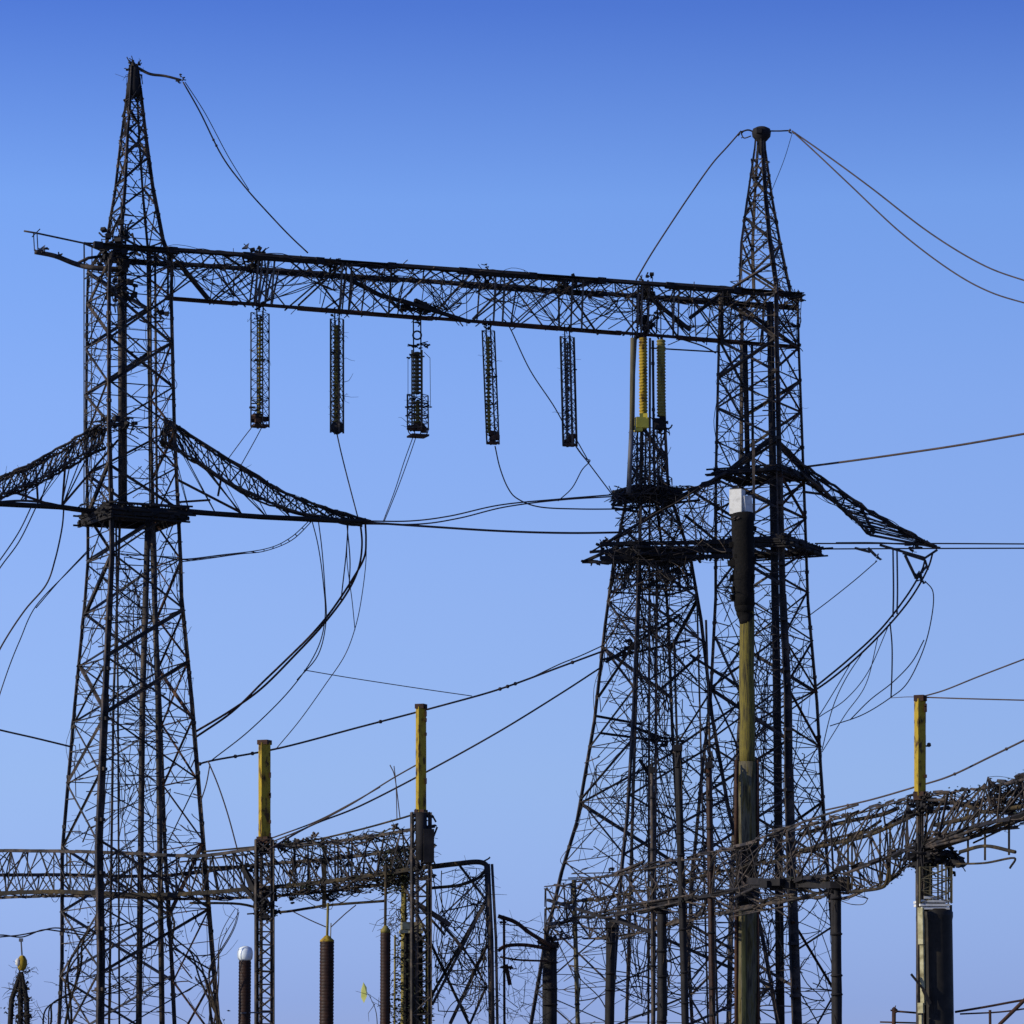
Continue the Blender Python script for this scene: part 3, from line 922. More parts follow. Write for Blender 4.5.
for _ in range(34):
    y = rnd.uniform(512, 606); mb.box(at(742.5 + rnd.uniform(-10, 10), y, wy - .1), .10, .3, rnd.uniform(.08, .3), rnd.uniform(0, 3), rnd.uniform(-.3, .3))
twigs(mb, [at(731 + rnd.uniform(-2, 2), y, wy) for y in range(545, 600, 6)], 40, .5, .015, .12)
mb.build("tar_wrap", TAR, wp)
mb = MB(); c = at(741, 503, wy - .05)
mb.box(c + V((-.12, 0, .03)), .42, .36, .80, -.42)
mb.box(c + V((.14, .02, -.08)), .34, .32, .62, -.9, .12)
mb.build("white_box", WHITE, wp)
mb = MB()
mb.bar(at(753.5, 440, wy), at(754, 520, wy), .10, .08)
mb.box(at(737, 490, wy - .02), .35, .4, .08, -.42)
clump(mb, at(735, 519, wy - .2), (.3, .3, .12), 8)
mb.build("box_bracket", STEEL, wp)
mb = MB(); pole_seg(mb, 846, 905, 746.5, 746.5, 22.5, 22.5, 14, .02); pole_seg(mb, 899, 912, 746.5, 746.5, 23.5, 21, 14)
for i in range(9): mb.ring(at(746.5, 848 + i * 4, wy), .375, .03)
mb.build("band_wrap", TAR, wp)
mb = MB()
for s, w in ((-1, .07), (1, .06)):
    mb.tube([at(747 + s * 10.5, 760, wy - .1), at(747 + s * 10.8, 848, wy - .1)], w, 6)
    mb.tube([at(747 + s * 10.8, 905, wy - .1), at(747.5 + s * 11.2, 1060, wy - .1)], w, 6)
mb.build("conduit", RUST, wp)
mb = MB(); pole_seg(mb, 912, 1035, 743, 743.5, 4.6, 4.6, 6, .01); [setattr(mb, 'v', [(x, y - .34, z) for x, y, z in mb.v])]; mb.build("painted_strip", OLIVE, wp)

# ------------------------------------------------------------------ low gantry at the left
lg = thing("low_gantry", "low overgrown lattice gantry running through the legs of the bent-arm tower", "gantry", (at(180, 900, Yl(180)).x, Yl(180), 0))
Lf = lambda pts, dy=0: spline([at(x, y, Yl(x) + dy) for x, y in pts], 6)
ch = [Lf([(-260, 856), (-60, 852), (30, 851), (120, 853), (200, 856), (260, 848), (340, 841), (436, 826)], -.9), Lf([(-260, 879), (-60, 876), (60, 875), (160, 876), (250, 866), (340, 858), (436, 846)], .9),
      Lf([(-260, 898), (-60, 895), (60, 892), (160, 895), (255, 889), (340, 880), (436, 866)], -.9), Lf([(-260, 902), (-60, 900), (60, 896), (180, 899), (260, 897), (340, 890), (436, 876)], .9)]
for c_, r in zip(ch, (.06, .06, .075, .05)):
    mb = MB()
    for a_, b_ in zip(c_, c_[1:]):
        mb.angle(a_ + rv(.01), b_ + rv(.01), r * 2.1, 1.2)
    mb.build("chord", OCHRE if r > .07 else STEEL, lg)
mb = MB(); lace(mb, ch[0], ch[2], 40, .055, .05, skip=.18); lace(mb, ch[0], ch[1], 32, .045, .05, skip=.2); mb.build("lacing", STEEL, lg)
mb = MB(); lace(mb, ch[1], ch[3], 40, .05, .05, skip=.18); lace(mb, ch[2], ch[3], 32, .04, .05, skip=.2); mb.build("lacing", STEEL, lg)
mb = MB(); mb.tube(Lf([(190, 903), (240, 904), (275, 912), (310, 908), (330, 905), (384, 901)]), .05); mb.tube(Lf([(190, 868), (225, 867), (258, 866)]), .05); mb.tube(Lf([(200, 852), (300, 842), (350, 832), (395, 820), (412, 815)]), .035)
mb.tube(Lf([(180, 862), (260, 853)]), .03)
for x in (295, 308, 324, 338, 352): mb.bar(at(x, 838, Yl(x)), at(x, 895, Yl(x)), .06)
mb.bar(at(325, 845, Yl(325)), at(324, 908, Yl(325)), .14)
mb.build("busbar", OCHRE, lg)
mb = MB()
box_pts = [lerp_poly(ch[i], t_) for i in range(4) for t_ in [x / 60 for x in range(61)]]
strands(mb, box_pts, 240, 1.8, .012, .07)
right_pts = [lerp_poly(ch[i], t_) for i in range(4) for t_ in [.73 + x / 245 for x in range(55)]]
strands(mb, [p + rv(.25) for p in right_pts], 380, 1.2, .015, .15)
twigs(mb, right_pts, 24, .4, .011, .1)
for i in range(26):
    clump(mb, rnd.choice(right_pts) + rv(.25), (.3, .3, .22), 5)
tag(mb.build("wire_tangle", STEEL, lg), kind="stuff")
mb = MB()
for _ in range(900):
    mb.leaf(rnd.choice(right_pts) + rv(.22), rnd.uniform(.07, .17))
tag(mb.build("ivy_growth", LEAF, lg), kind="stuff")

def lattice_post(mb, px, ytop, ybot, hw, Y, n, w=.07, lw=.04, px2=None):
    px2 = px if px2 is None else px2
    h = hw / ppm(Y)
    pol = []
    for dx, dy in ((-h, -h), (h, -h), (h, h), (-h, h)):
        a, b = at(px, ytop, Y) + V((dx, dy, 0)), at(px2, ybot, Y) + V((dx, dy, 0))
        b.z = max(b.z, 0)
        mb.angle(a, b, w, math.atan2(dy, dx))
        pol.append([a, b])
    for i in range(4):
        lace(mb, pol[i], pol[(i + 1) % 4], n, lw, .02)

def yellow_post(px, y0, y1, hw, Y, label, shaft_hw, shaft_rows, shaft_m=STEEL, leg_w=.10, m=YELLOW):
    gy = HORIZ + FPX * CAMZ / Y
    t = thing("yellow_post", label, "post", (at(px, gy, Y).x, Y, 0), "yellow topped gantry posts")
    h = hw / ppm(Y)
    mb = MB()
    a, b = at(px, y1, Y), at(px, y0, Y)
    n = 8
    for i in range(n):                                    # slightly uneven board-like post
        p, q = a.lerp(b, i / n), a.lerp(b, (i + 1) / n)
        mb.bar(p, q, h * 1.5 * rnd.uniform(.95, 1.04), h * 1.5, .4)
    mb.build("painted_top", m, t)
    mb = MB()
    mb.box(b + V((0, 0, .02)), h * 1.75, h * 1.75, .16, -.4)
    mb.box(a, h * 1.9, h * 1.9, .22, -.4)
    for i in range(5):
        mb.box(a.lerp(b, rnd.random()) + V((h * .9, -h * .6, 0)), .07, .1, rnd.uniform(.08, .2))
    mb.build("cap_plate", RUST, t)
    mb = MB()
    lattice_post(mb, px, y1, gy, shaft_hw, Y, shaft_rows, leg_w, .04)
    mb.tube([at(px - shaft_hw * .4, y1, Y), at(px - shaft_hw * .5, gy, Y)], .07, 6)
    mb.build("lattice_shaft", shaft_m, t)
    mb = MB()
    clump(mb, at(px, y1 + 6, Y), (.35, .3, .4), 18)
    mb.build("clamp_assembly", STEELB, t)
    return t

p1 = yellow_post(264.5, 743, 840, 6.3, Yl(265) - 1.2, "shortest yellow post, on a thin lattice shaft between the bent-arm tower and the plain bushing", 8, 26)
mb = MB(); clump(mb, at(264, 905, Yl(265) - 1.2), (.7, .5, .9), 30); clump(mb, at(247, 868, Yl(250) - 1.2), (.3, .3, .3), 14)
mb.bar(at(243, 868, Yl(250) - 1.2), at(262, 905, Yl(265) - 1.2), .16); mb.bar(at(242, 885, Yl(250) - 1.2), at(264, 910, Yl(265) - 1.2), .14)
mb.build("knee_bracket", STEELB, p1)
p2 = yellow_post(421, 707, 813, 5.4, Yl(421) - 1.0, "tallest rust-streaked yellow post, rising over the ivy covered end of the low gantry", 9, 22)
mb = MB()
mb.box(at(428, 846, Yl(421) - 1.3), .36, .4, 1.15, .2)
mb.tube([at(421, 813, Yl(421) - 1.3), at(422, 860, Yl(421) - 1.3)], .2, 8)
mb.bar(at(432, 815, Yl(421) - 1.2), at(436, 822, Yl(421) - 1.2), .06); mb.bar(at(421, 816, Yl(421) - 1.2), at(434, 817, Yl(421) - 1.2), .08)
mb.build("terminal_box", STEELB, p2)

# braced frame at the end of the low gantry
yf = Yl(450)
gyf = HORIZ + FPX * CAMZ / yf
bf = thing("braced_frame", "twig filled braced steel frame with a curved top beam, beside the ivy clad stack", "frame", (at(460, gyf, yf).x, yf, 0))
for x0, x1, r in ((487, 494, .11), (492, 500, .05), (386, 384, .05)):
    MB().tube([at(x0, 864, yf), at((x0 + x1) / 2, 940, yf), at(x1, gyf, yf)], r, 7).build("post", STEEL if x0 > 480 else OCHRE, bf)
mb = MB(); mb.tube(spline([at(430, 867, yf), at(455, 864, yf), at(478, 862, yf), at(487, 866, yf), at(488, 875, yf)]), .10); mb.tube(spline([at(432, 888, yf), at(460, 885, yf), at(478, 878, yf), at(487, 868, yf)]), .06)
mb.tube(spline([at(478, 864, yf), at(488, 859, yf), at(490, 857, yf)]), .03); mb.build("top_beam", OCHRE, bf)
mb = MB()
for a, b, w in (((408, 898), (450, 925), .22), ((405, 890), (445, 935), .12), ((440, 922), (465, 950), .14), ((462, 945), (486, 985), .08), ((460, 866), (486, 900), .10), ((484, 905), (432, 1005), .12), ((487, 945), (450, 1024), .16), ((487, 985), (470, 1024), .12), ((486, 874), (440, 918), .07), ((440, 912), (486, 902), .06), ((450, 920), (487, 930), .05), ((432, 870), (440, 920), .05), ((487, 1010), (500, 1000), .05)):
    mb.bar(at(*a, yf + rnd.uniform(-.3, .3)), at(*b, yf), w, w * .7)
mb.build("brace", STEEL, bf)
mb = MB()
for (a, b), w in ((((408, 895), (486, 1060)), .1), (((486, 900), (395, 1060)), .1)):
    mb.bar(at(*a, yf + 1), at(*b, yf + 1), w, w)
mb.build("rear_brace", STEEL, bf)
mb = MB()
pts = [at(rnd.uniform(432, 488), rnd.uniform(868, 1020), yf + rnd.uniform(-.6, .6)) for _ in range(90)]
strands(mb, pts + [at(487, y, yf) for y in range(870, 1020, 6)], 120, 2.4, .014, .07)
twigs(mb, pts, 40, .8, .012, .1)
tag(mb.build("twig_tangle", VINE, bf), kind="stuff")

# ivy choked insulator group under the tall yellow post
yi = Yl(410) - .2
gyi = HORIZ + FPX * CAMZ / yi
iv = thing("ivy_clad_stack", "dark ivy choked column cluster below the tallest yellow post", "column", (at(410, gyi, yi).x, yi, 0))
mb = MB(); mb.tube([at(404, 870, yi), at(403, gyi, yi)], .10, 8); mb.tube([at(428, 880, yi), at(426, gyi, yi)], .07, 8); mb.tube([at(395, 935, yi), at(394, gyi, yi)], .04, 6); mb.build("post", OLIVE, iv)
mb = MB(); tp_ = at(413, 934, yi); mb.lathe((tp_.x, yi, 0), [(.42, 0), (.44, 1), (.36, 2.2), (.34, tp_.z - .1), (.30, tp_.z)], 12); mb.build("core_drum", TAR, iv)
mb = MB(); mb.box(at(411, 926, yi), .7, .5, .26, .1); mb.box(at(411, 932, yi), .8, .6, .10, .1); mb.build("pale_cap", CREAM, iv)
mb = MB()
for _ in range(2600):
    y = 935 + 150 * rnd.random() ** .9
    mb.leaf(at(412 + max(-1.5, min(1.5, rnd.gauss(0, 1))) * (9 + (y - 935) * .05), y, yi + rnd.uniform(-.5, .5)), rnd.uniform(.07, .17))
for _ in range(900):
    mb.leaf(at(402 + rnd.uniform(-20, 16), 874 + rnd.uniform(-24, 20), yi + rnd.uniform(-.5, .5)), rnd.uniform(.07, .16))
tag(mb.build("ivy_growth", LEAF, iv), kind="stuff")
mb = MB(); twigs(mb, [at(412 + rnd.gauss(0, 12), rnd.uniform(890, 1024), yi) for _ in range(60)], 200, .8, .014, .2); twigs(mb, [at(402 + rnd.gauss(0, 12), 868 + rnd.gauss(0, 14), yi) for _ in range(40)], 160, .7, .016, .2); tag(mb.build("twig_tangle", VINE, iv), kind="stuff")

def bushing(px, ytop, hw, Y, label, capm, cap, rod=None, group="brown post bushings"):
    gy = HORIZ + FPX * CAMZ / Y
    t = thing("post_bushing", label, "insulator", (at(px, gy, Y).x, Y, 0), group)
    h = hw / ppm(Y)
    top = at(px, ytop, Y)
    L = top.z
    t.location.x = top.x
    t.matrix_world = Matrix.Translation(V((top.x, Y, 0)))
    mb = MB()
    prof = [(h * 1.15, 0), (h * 1.15, .3)]
    z = .3
    while z < L - .05:
        prof += [(h * .93, z), (h, z + .05), (h * .93, z + .1)]
        z += .11
    prof += [(h * .9, L)]
    mb.lathe((top.x, Y, 0), prof, 16)
    mb.build("column", BROWN, t)
    c = at(px, ytop, Y)
    mb = MB()
    if cap == "dome":
        mb.lathe(c, [(h * .9, -.02), (h * 1.15, .04), (h * 1.22, .18), (h * 1.2, .3), (h * 1.0, .42), (h * .4, .48), (.01, .49)], 16)
    else:
        mb.lathe(c, [(h * .95, -.03), (h * .98, .06), (h * .6, .14), (h * .3, .22)], 16)
    mb.build("cap", capm, t)
    if rod:
        mb = MB(); mb.tube([c, at(px + 1, rod, Y)], .05, 6); mb.tube([c + V((.12, 0, 0)), at(px + 4, rod + 20, Y)], .018, 5); mb.build("terminal_rod", OLIVE, t)
        mb = MB(); mb.tube(spline([at(290, 910, Y), at(310, 920, Y), at(326, 927, Y)]), .02, 5); mb.tube(spline([at(356, 905, Y), at(345, 914, Y), at(331, 927, Y)]), .02, 5); mb.build("lead_wire", CABLE, t)
    return t
b1 = bushing(245, 960, 6.3, Yl(245) - 2.5, "brown post bushing with a rounded white cap beside the bent-arm tower's foot", PORC, "dome")
mb = MB(); mb.bar(at(241, 1013, Yl(245) - 2.8), at(272, 1012, Yl(245) - 2.0), .05); mb.build("tie_bar", GALV, b1)
bushing(327, 942, 7.2, Yl(327) - 2.0, "plain dark brown bushing with a yellow cap and thin rod standing alone against the sky", YELLOW, "flat", 903)
db = bushing(385.5, 932, 5.2, Yl(385) - 2.0, "slim black bushing with a small cap, close against the ivy choked column cluster", OLIVE, "flat")

# yellow headed mast at the far left
ym = Yl(20)
gm = HORIZ + FPX * CAMZ / ym
t = thing("signal_mast", "small thorny mast with a yellow bulb head and thin top rod", "mast", (at(20, gm, ym).x, ym, 0))
mb = MB(); mb.lathe(at(22, 968, ym), [(.08, -.1), (.15, .0), (.19, .12), (.18, .28), (.10, .42), (.04, .46)], 12); mb.build("bulb_head", YELLOW, t)
mb = MB(); mb.lathe(at(20.5, 968, ym) + V((-.08, -.10, .05)), [(.02, 0), (.10, .08), (.10, .22), (.03, .30)], 8); mb.build("head_cover", WHITE, t)
mb = MB(); mb.tube([at(22, 955, ym), at(21, 940, ym)], .03, 6); mb.box(at(21, 940, ym), .14, .14, .12); mb.build("top_rod", GALV, t)
mb = MB()
for x in (2, 20, 32): mb.tube([at(21, 972, ym), at((x + 21) / 2, 1000, ym), at(x, gm, ym)], .09, 6, .12)
lace(mb, [at(19, 975, ym), at(4, gm, ym)], [at(24, 975, ym), at(32, gm, ym)], 9, .05)
mb.build("mast_leg", STEELB, t)
mb = MB(); twigs(mb, [at(20 + rnd.gauss(0, 6), y, ym) for y in range(970, 1030, 2)], 150, .5, .013, .1)
for _ in range(30): clump(mb, at(20 + rnd.gauss(0, 7), rnd.uniform(975, 1024), ym), (.12, .12, .12), 2)
tag(mb.build("twig_tangle", VINE, t), kind="stuff")

# ------------------------------------------------------------------ low gantry at the right
rg = thing("low_gantry", "long lichen stained lattice gantry running low past the wooden pole to the big dark drum", "gantry", (at(800, 860, Yr(800)).x, Yr(800), 0))
Rf = lambda pts, dy=0: [p for a, b in zip(pts, pts[1:]) for p in [at(a[0] + (b[0] - a[0]) * t / 6, a[1] + (b[1] - a[1]) * t / 6, Yr(a[0] + (b[0] - a[0]) * t / 6) + dy) for t in range(6)]] + [at(pts[-1][0], pts[-1][1], Yr(pts[-1][0]) + dy)]
rc = [Rf([(546, 888), (600, 878), (660, 862), (735, 848), (800, 826), (860, 812), (915, 796), (970, 790), (1024, 776), (1080, 758)], -.8), Rf([(546, 908), (620, 895), (700, 878), (780, 858), (850, 838), (915, 815), (980, 802), (1080, 778)], .8),
      Rf([(546, 925), (620, 912), (700, 896), (780, 884), (850, 868), (915, 848), (980, 826), (1080, 800)], -.8), Rf([(546, 940), (620, 936), (700, 918), (780, 900), (850, 892), (885, 883), (915, 862), (960, 838), (1080, 812)], .8)]
for c_, r, m_ in zip(rc, (.04, .05, .055, .04), (STEEL, OCHRE, STEELB, STEEL)):
    mb = MB()
    for a_, b_ in zip(c_, c_[1:]):
        mb.angle(a_ + rv(.06), b_ + rv(.06), r * 2.1 * rnd.uniform(.6, 1.1), rnd.uniform(0, 3))
    mb.build("chord", m_, rg)
mb = MB(); lace(mb, rc[0], rc[2], 26, .055, .06, skip=.2); lace(mb, rc[0], rc[1], 20, .045, .06, skip=.2); mb.build("lacing", STEEL, rg)
mb = MB(); lace(mb, rc[1], rc[3], 26, .055, .06, skip=.2); lace(mb, rc[2], rc[3], 20, .045, .06, skip=.2); mb.build("lacing", STEEL, rg)
mb = MB()
for pts, r in (([(930, 805), (960, 803), (985, 812), (1024, 806), (1060, 800)], .06), ([(800, 835), (840, 823), (880, 815), (898, 808)], .06), ([(935, 825), (960, 820), (978, 815)], .06), ([(800, 850), (860, 838), (900, 822), (914, 815)], .05), ([(852, 892), (880, 888), (887, 880), (890, 855)], .05), ([(930, 850), (975, 836), (1010, 820), (1060, 808)], .055), ([(960, 852), (985, 846), (1015, 852)], .05), ([(955, 864), (985, 863), (1014, 858), (1010, 868)], .03), ([(795, 870), (815, 885), (840, 870)], .05)):
    mb.tube(spline([at(x, y, Yr(x)) for x, y in pts], 6), r, 6)
for x in (848, 852, 880, 890, 968, 1009, 985): mb.bar(at(x, 835 - (x - 850) * .22, Yr(x)), at(x, 890 - (x - 850) * .22, Yr(x)), .07 if x != 848 else .16, .05)
mb.build("busbar", OCHRE, rg)
mb = MB(); mb.bar(at(752, 881, Yr(760)), at(846, 886, Yr(840)), .3, .2); mb.bar(at(640, 912, Yr(640)), at(760, 884, Yr(760)), .16, .14); mb.bar(at(548, 900, Yr(560)), at(652, 932, Yr(650)), .10, .10)
for _ in range(18): mb.box(at(rnd.uniform(760, 846), 884 + rnd.uniform(-4, 4), Yr(800) + rnd.uniform(-.3, .3)), .3, .3, .2, rnd.uniform(0, 3))
mb.build("cross_beam", STEELB, rg)
mb = MB()
bp = [lerp_poly(rc[i], x / 80) for i in range(4) for x in range(81)]
strands(mb, bp, 300, 1.9, .011, .05)
strands(mb, [lerp_poly(rc[i], .02 + x / 150) + rv(.25) for i in range(4) for x in range(81)], 130, 2.2, .014, .05)
twigs(mb, bp, 14, .35, .011, .06)
for _ in range(46):
    i = rnd.randrange(4)
    t0 = rnd.uniform(0, .9)
    t1 = t0 + rnd.uniform(.03, .16)
    o0, o1 = V((0, rnd.uniform(-.3, .3), rnd.uniform(-.22, .22))), V((0, rnd.uniform(-.3, .3), rnd.uniform(-.22, .22)))
    mb.tube([lerp_poly(rc[i], t0) + o0, lerp_poly(rc[i], (t0 + t1) / 2) + (o0 + o1) / 2, lerp_poly(rc[i], t1) + o1], rnd.uniform(.02, .05), 5)
tp = [at(rnd.uniform(985, 1040), rnd.uniform(775, 815), Yr(1010)) for _ in range(60)]
strands(mb, tp, 160, 1.0, .012, .1)
for _ in range(26): clump(mb, rnd.choice(bp) + rv(.2), (.22, .22, .18), 4)
tag(mb.build("wire_tangle", STEEL, rg), kind="stuff")
mb = MB()
for _ in range(500):
    mb.leaf(rnd.choice(bp) + rv(.16), rnd.uniform(.06, .13))
tag(mb.build("ivy_growth", LEAF, rg), kind="stuff")

GC = "dark columns under the right gantry"
def column(px, ytop, hw, Y, label, m, head=True, lean=0):
    gy = HORIZ + FPX * CAMZ / Y
    t = thing("support_stanchion", label, "column", (at(px + lean, gy, Y).x, Y, 0), GC)
    h = hw / ppm(Y)
    mb = MB()
    a, b = at(px + lean, gy, Y), at(px, ytop, Y)
    n = 14
    ph = rnd.uniform(0, 6)
    for s, f in ((-.35, .66), (.4, .58), (0, .7)):        # three rough members lashed into one column
        pts = [a.lerp(b, i / n) + V((s * h + rnd.uniform(-.06, .06) * h, abs(s) * h * .6, 0)) for i in range(n + 1)]
        mb.tube(pts, h * f * 1.05, 8, h * f)
    mb.build("shaft", m, t)
    mb = MB()
    for i in range(9):
        mb.ring(a.lerp(b, (i + rnd.uniform(.2, .8)) / 9), h * 1.0, .035, (0, 0, 1), 10)
    mb.build("batten", STEELB, t)
    if head:
        mb = MB(); clump(mb, b, (h * 1.6, h * 1.5, .5), 14); mb.box(b, h * 2.4, h * 2.4, .2); mb.build("head_bracket", STEELB, t)
    mb = MB(); strands(mb, [a.lerp(b, rnd.random()) + rv(h) for _ in range(24)], 20, 1.4, .013, .04); tag(mb.build("twig_tangle", VINE, t), kind="stuff")
    return t
column(550, 945, 7.2, Yr(560), "thickest dark column, at the gantry end beside the rusty pipe rack", STEELB)
column(611, 925, 4.6, Yr(610), "black column under the lichen stained gantry, next in from the thickest one at its end", STEELB, lean=-4)
column(662, 905, 4.8, Yr(660), "brown black column ending under the lichen stained gantry, beside the tall bare-topped one", STEELB)
column(678, 748, 3.6, Yr(690), "tall slim dark column whose bare top rises above the lichen stained gantry", STEELB, lean=12)
column(709, 765, 3.2, Yr(715), "tall slim brown column standing nearest the wooden pole", BROWN, lean=6)
column(836, 885, 5.2, Yr(838), "dark column under the gantry at the outer foot of the knob-peaked tower", STEELB, lean=2)
column(574, 880, 2.2, Yr(575), "thin pale pipe column between the thickest dark column and the next black one", GREYWOOD, False, 8)
column(652, 770, 2.0, Yr(655), "thin grey standpipe with a small plate top inside the squat tower", STEEL, True, 2)

# big bushing column at the right with its yellow post
yc = Yr(932)
p3 = yellow_post(920, 699, 796, 5.7, yc - .2, "yellow post with a rusty cap standing over the big dark drum", 2.4, 10, STEEL, .05)
mb = MB(); mb.tube([at(926, 746, yc - .2), at(929, 746, yc - .2)], .025); mb.lathe(at(929, 747, yc - .2), [(.02, 0), (.06, .03), (.05, .1), (.01, .12)], 8)
clump(mb, at(921, 806, yc - .4), (.5, .4, .3), 24); mb.build("side_knob", STEELB, p3)
gyc = HORIZ + FPX * CAMZ / yc
dr = thing("drum_transformer", "big dark upright drum with a patchy cream side strip and slatted white lid", "transformer", (at(935, gyc, yc).x, yc, 0))
kk = ppm(yc)
mb = MB()
tp_ = at(936.5, 909, yc); L = tp_.z
mb.lathe((tp_.x, yc, 0), [(.46, 0), (.46, .4), (.42, .5), (.42, L - .3), (.44, L - .2), (.44, L - .08), (.36, L)], 20); mb.build("drum", DRUM, dr)
mb = MB()
mb.box(at(921, 926, yc - .50), .14, .14, 36 / kk, -.4); mb.box(at(922.5, 975, yc - .47), .10, .12, 58 / kk, -.4); mb.box(at(921, 1008, yc - .50), .15, .14, 10 / kk, -.4); mb.box(at(922, (1018 + gyc) / 2, yc - .47), .08, .12, (gyc - 1018) / kk, -.4); mb.build("side_panel", CREAM, dr)
mb = MB(); mb.tube([at(950.5, 905, yc), at(951.5, gyc, yc)], .05, 6); mb.tube([at(917, 870, yc), at(917, gyc, yc)], .03, 6); mb.build("conduit", GREYWOOD, dr)
mb = MB()
for i, (w_, y_) in enumerate(((28, 909), (30, 905.5), (29, 902), (20, 898))):
    mb.box(at(932 + rnd.uniform(-1, 1), y_, yc), w_ / kk, w_ / kk * .9, .065, .15 + rnd.uniform(-.05, .05), rnd.uniform(-.03, .03))
mb.build("lid", WHITE, dr)
mb = MB(); lattice_post(mb, 934, 868, 904, 15.5, yc, 3, .05, .025)
for x in (921, 926, 930, 938, 942, 946): mb.bar(at(x, 864, yc - .2), at(x, 903, yc - .2), .045)
mb.tube([at(928, 866, yc), at(928, 903, yc)], .12, 8); mb.build("wire_cage", GREYWOOD, dr)
mb = MB(); clump(mb, at(930, 857, yc), (.8, .6, .5), 44); clump(mb, at(950, 860, yc), (.5, .4, .4), 22); mb.box(at(924, 850, yc), .4, .4, .7); mb.build("clamp_assembly", STEELB, dr)
mb = MB(); mb.bar(at(911, 974, yc - .6), at(924, 990, yc - .6), .06); mb.bar(at(923, 989, yc - .6), at(930, 1004, yc - .6), .09); mb.build("lever", STEELB, dr)

# bottom right pipework
t = thing("pipe_rail", "thin weathered pipe rail with a diagonal stay, beyond the big dark drum", "rail", (at(1000, gyc, yc).x, yc, 0))
mb = MB()
mb.tube(spline([at(955, 1012, yc), at(985, 1007, yc), at(1024, 1000, yc), at(1080, 992, yc)]), .035); mb.tube(spline([at(960, 1014, yc), at(1000, 1012, yc), at(1030, 1008, yc)]), .025); mb.build("rail", RUST, t)
mb = MB(); mb.tube([at(1050, 975, yc), at(1000, 1024, yc), at(965, gyc - 6, yc)], .06); mb.tube([at(990, 1010, yc), at(992, gyc - 2, yc)], .04); mb.tube([at(1060, 990, yc), at(1060, gyc - 2, yc)], .04); mb.build("stay", RUST, t)
t = thing("pipe_rail", "low handrail stub with a short upright post beside the cream strip of the drum", "rail", (at(895, gyc, yc).x, yc, 0))
mb = MB(); mb.tube([at(894, 1008, yc), at(892, gyc, yc)], .06); mb.build("stay", RUST, t)
mb = MB(); mb.tube([at(893, 1011, yc), at(918, 1013, yc)], .03); mb.tube([at(880, 1022, yc), at(918, 1023, yc)], .025); clump(mb, at(895, 1010, yc), (.12, .12, .15), 6); mb.build("rail", RUST, t)

# small conduit rack between the two low gantries
t = thing("pipe_rack", "small rusty pipe rack bridging the gap between the braced frame and the thickest column", "rack", (at(525, HORIZ + 47, 146).x, 146, 0))
mb = MB()
for pts, r in (([(498, 916), (515, 922), (530, 933), (548, 944), (552, 946)], .08), ([(498, 951), (506, 946), (525, 945), (550, 949)], .07), ([(500, 957), (520, 960), (548, 961)], .04), ([(500, 924), (525, 927), (548, 935)], .02)):
    mb.tube(spline([at(x, y, 146) for x, y in pts]), r)
mb.build("pipe", RUST, t)
mb = MB()
mb.bar(at(504, 916, 146), at(505, HORIZ + 46, 146), .09); mb.bar(at(506, 965, 146), at(510, 985, 146), .2, .14); clump(mb, at(506, 967, 146), (.3, .2, .2), 10); clump(mb, at(504, 920, 146), (.2, .2, .2), 6)
mb.build("upright", RUST, t)
mb = MB(); twigs(mb, [at(rnd.uniform(497, 552), rnd.uniform(925, 1024), 146) for _ in range(50)], 90, 1.6, .012, .3); tag(mb.build("twig_tangle", VINE, t), kind="stuff")

# ------------------------------------------------------------------ dry plants
def vine(label, path, Y, r, n, spread, name="dry_vine", m=VINE, leaves=0, strands=6, amp=.22):
    mb = MB()
    base = spline([at(x, y, Y) for x, y in path], 8)
    for s in range(strands):
        ph, o = rnd.uniform(0, 6), rv(spread * .5)
        pts = [p + o * (1 - .4 * i / len(base)) + V((math.sin(i * .33 + ph) * amp * .7, math.cos(i * .27 + ph) * amp * .7, 0)) for i, p in enumerate(base)]
        mb.tube(pts, r * rnd.uniform(.6, 1.1), 5, r * .35)
    twigs(mb, base, n // 2, .9, .012, spread * .6)
    b0 = V((base[0].x, base[0].y, 0))
    t = thing(name, label, "vine", b0)
    mb.tube([b0, base[0]], r * 1.4, 6, r)
    mb.build("stem", m, t)
    if leaves:
        lm = MB()
        for _ in range(leaves):
            lm.leaf(rnd.choice(base) + V((rnd.gauss(0, spread), rnd.gauss(0, spread), rnd.gauss(0, spread))), rnd.uniform(.06, .16))
        tag(lm.build("foliage", LEAF, t), kind="stuff")
    return t
vine("dark dry vine climbing slantwise up the bent-arm tower near the yellow bulb mast", [(66, 1040), (70, 985), (80, 950), (96, 925), (106, 900)], 148.6, .06, 40, .3, leaves=160, strands=4)
vine("bare vine fanning out at the bent-arm tower's foot on the white capped bushing's side", [(222, 1040), (208, 990), (190, 960), (176, 940), (168, 915), (150, 890)], 148.4, .05, 50, .3, leaves=60, strands=4)
vine("curved bare branch between the yellow bulb mast and the bent-arm tower's leg", [(38, 1040), (50, 1012), (60, 998), (75, 985)], 148.2, .05, 24, .2, strands=3)
vine("thin budding sapling with upright twigs just before the white capped bushing", [(215, 1040), (212, 985), (222, 950), (236, 910)], 145, .035, 30, .25, strands=4)
sp = vine("wispy sapling carrying one pale yellow leaf between the plain brown bushing and the black one", [(378, 1045), (376, 1015), (372, 1000), (366, 992)], 139.5, .022, 10, .06, strands=1, amp=.03)
mb = MB()
c = at(364, 993, 139.5)
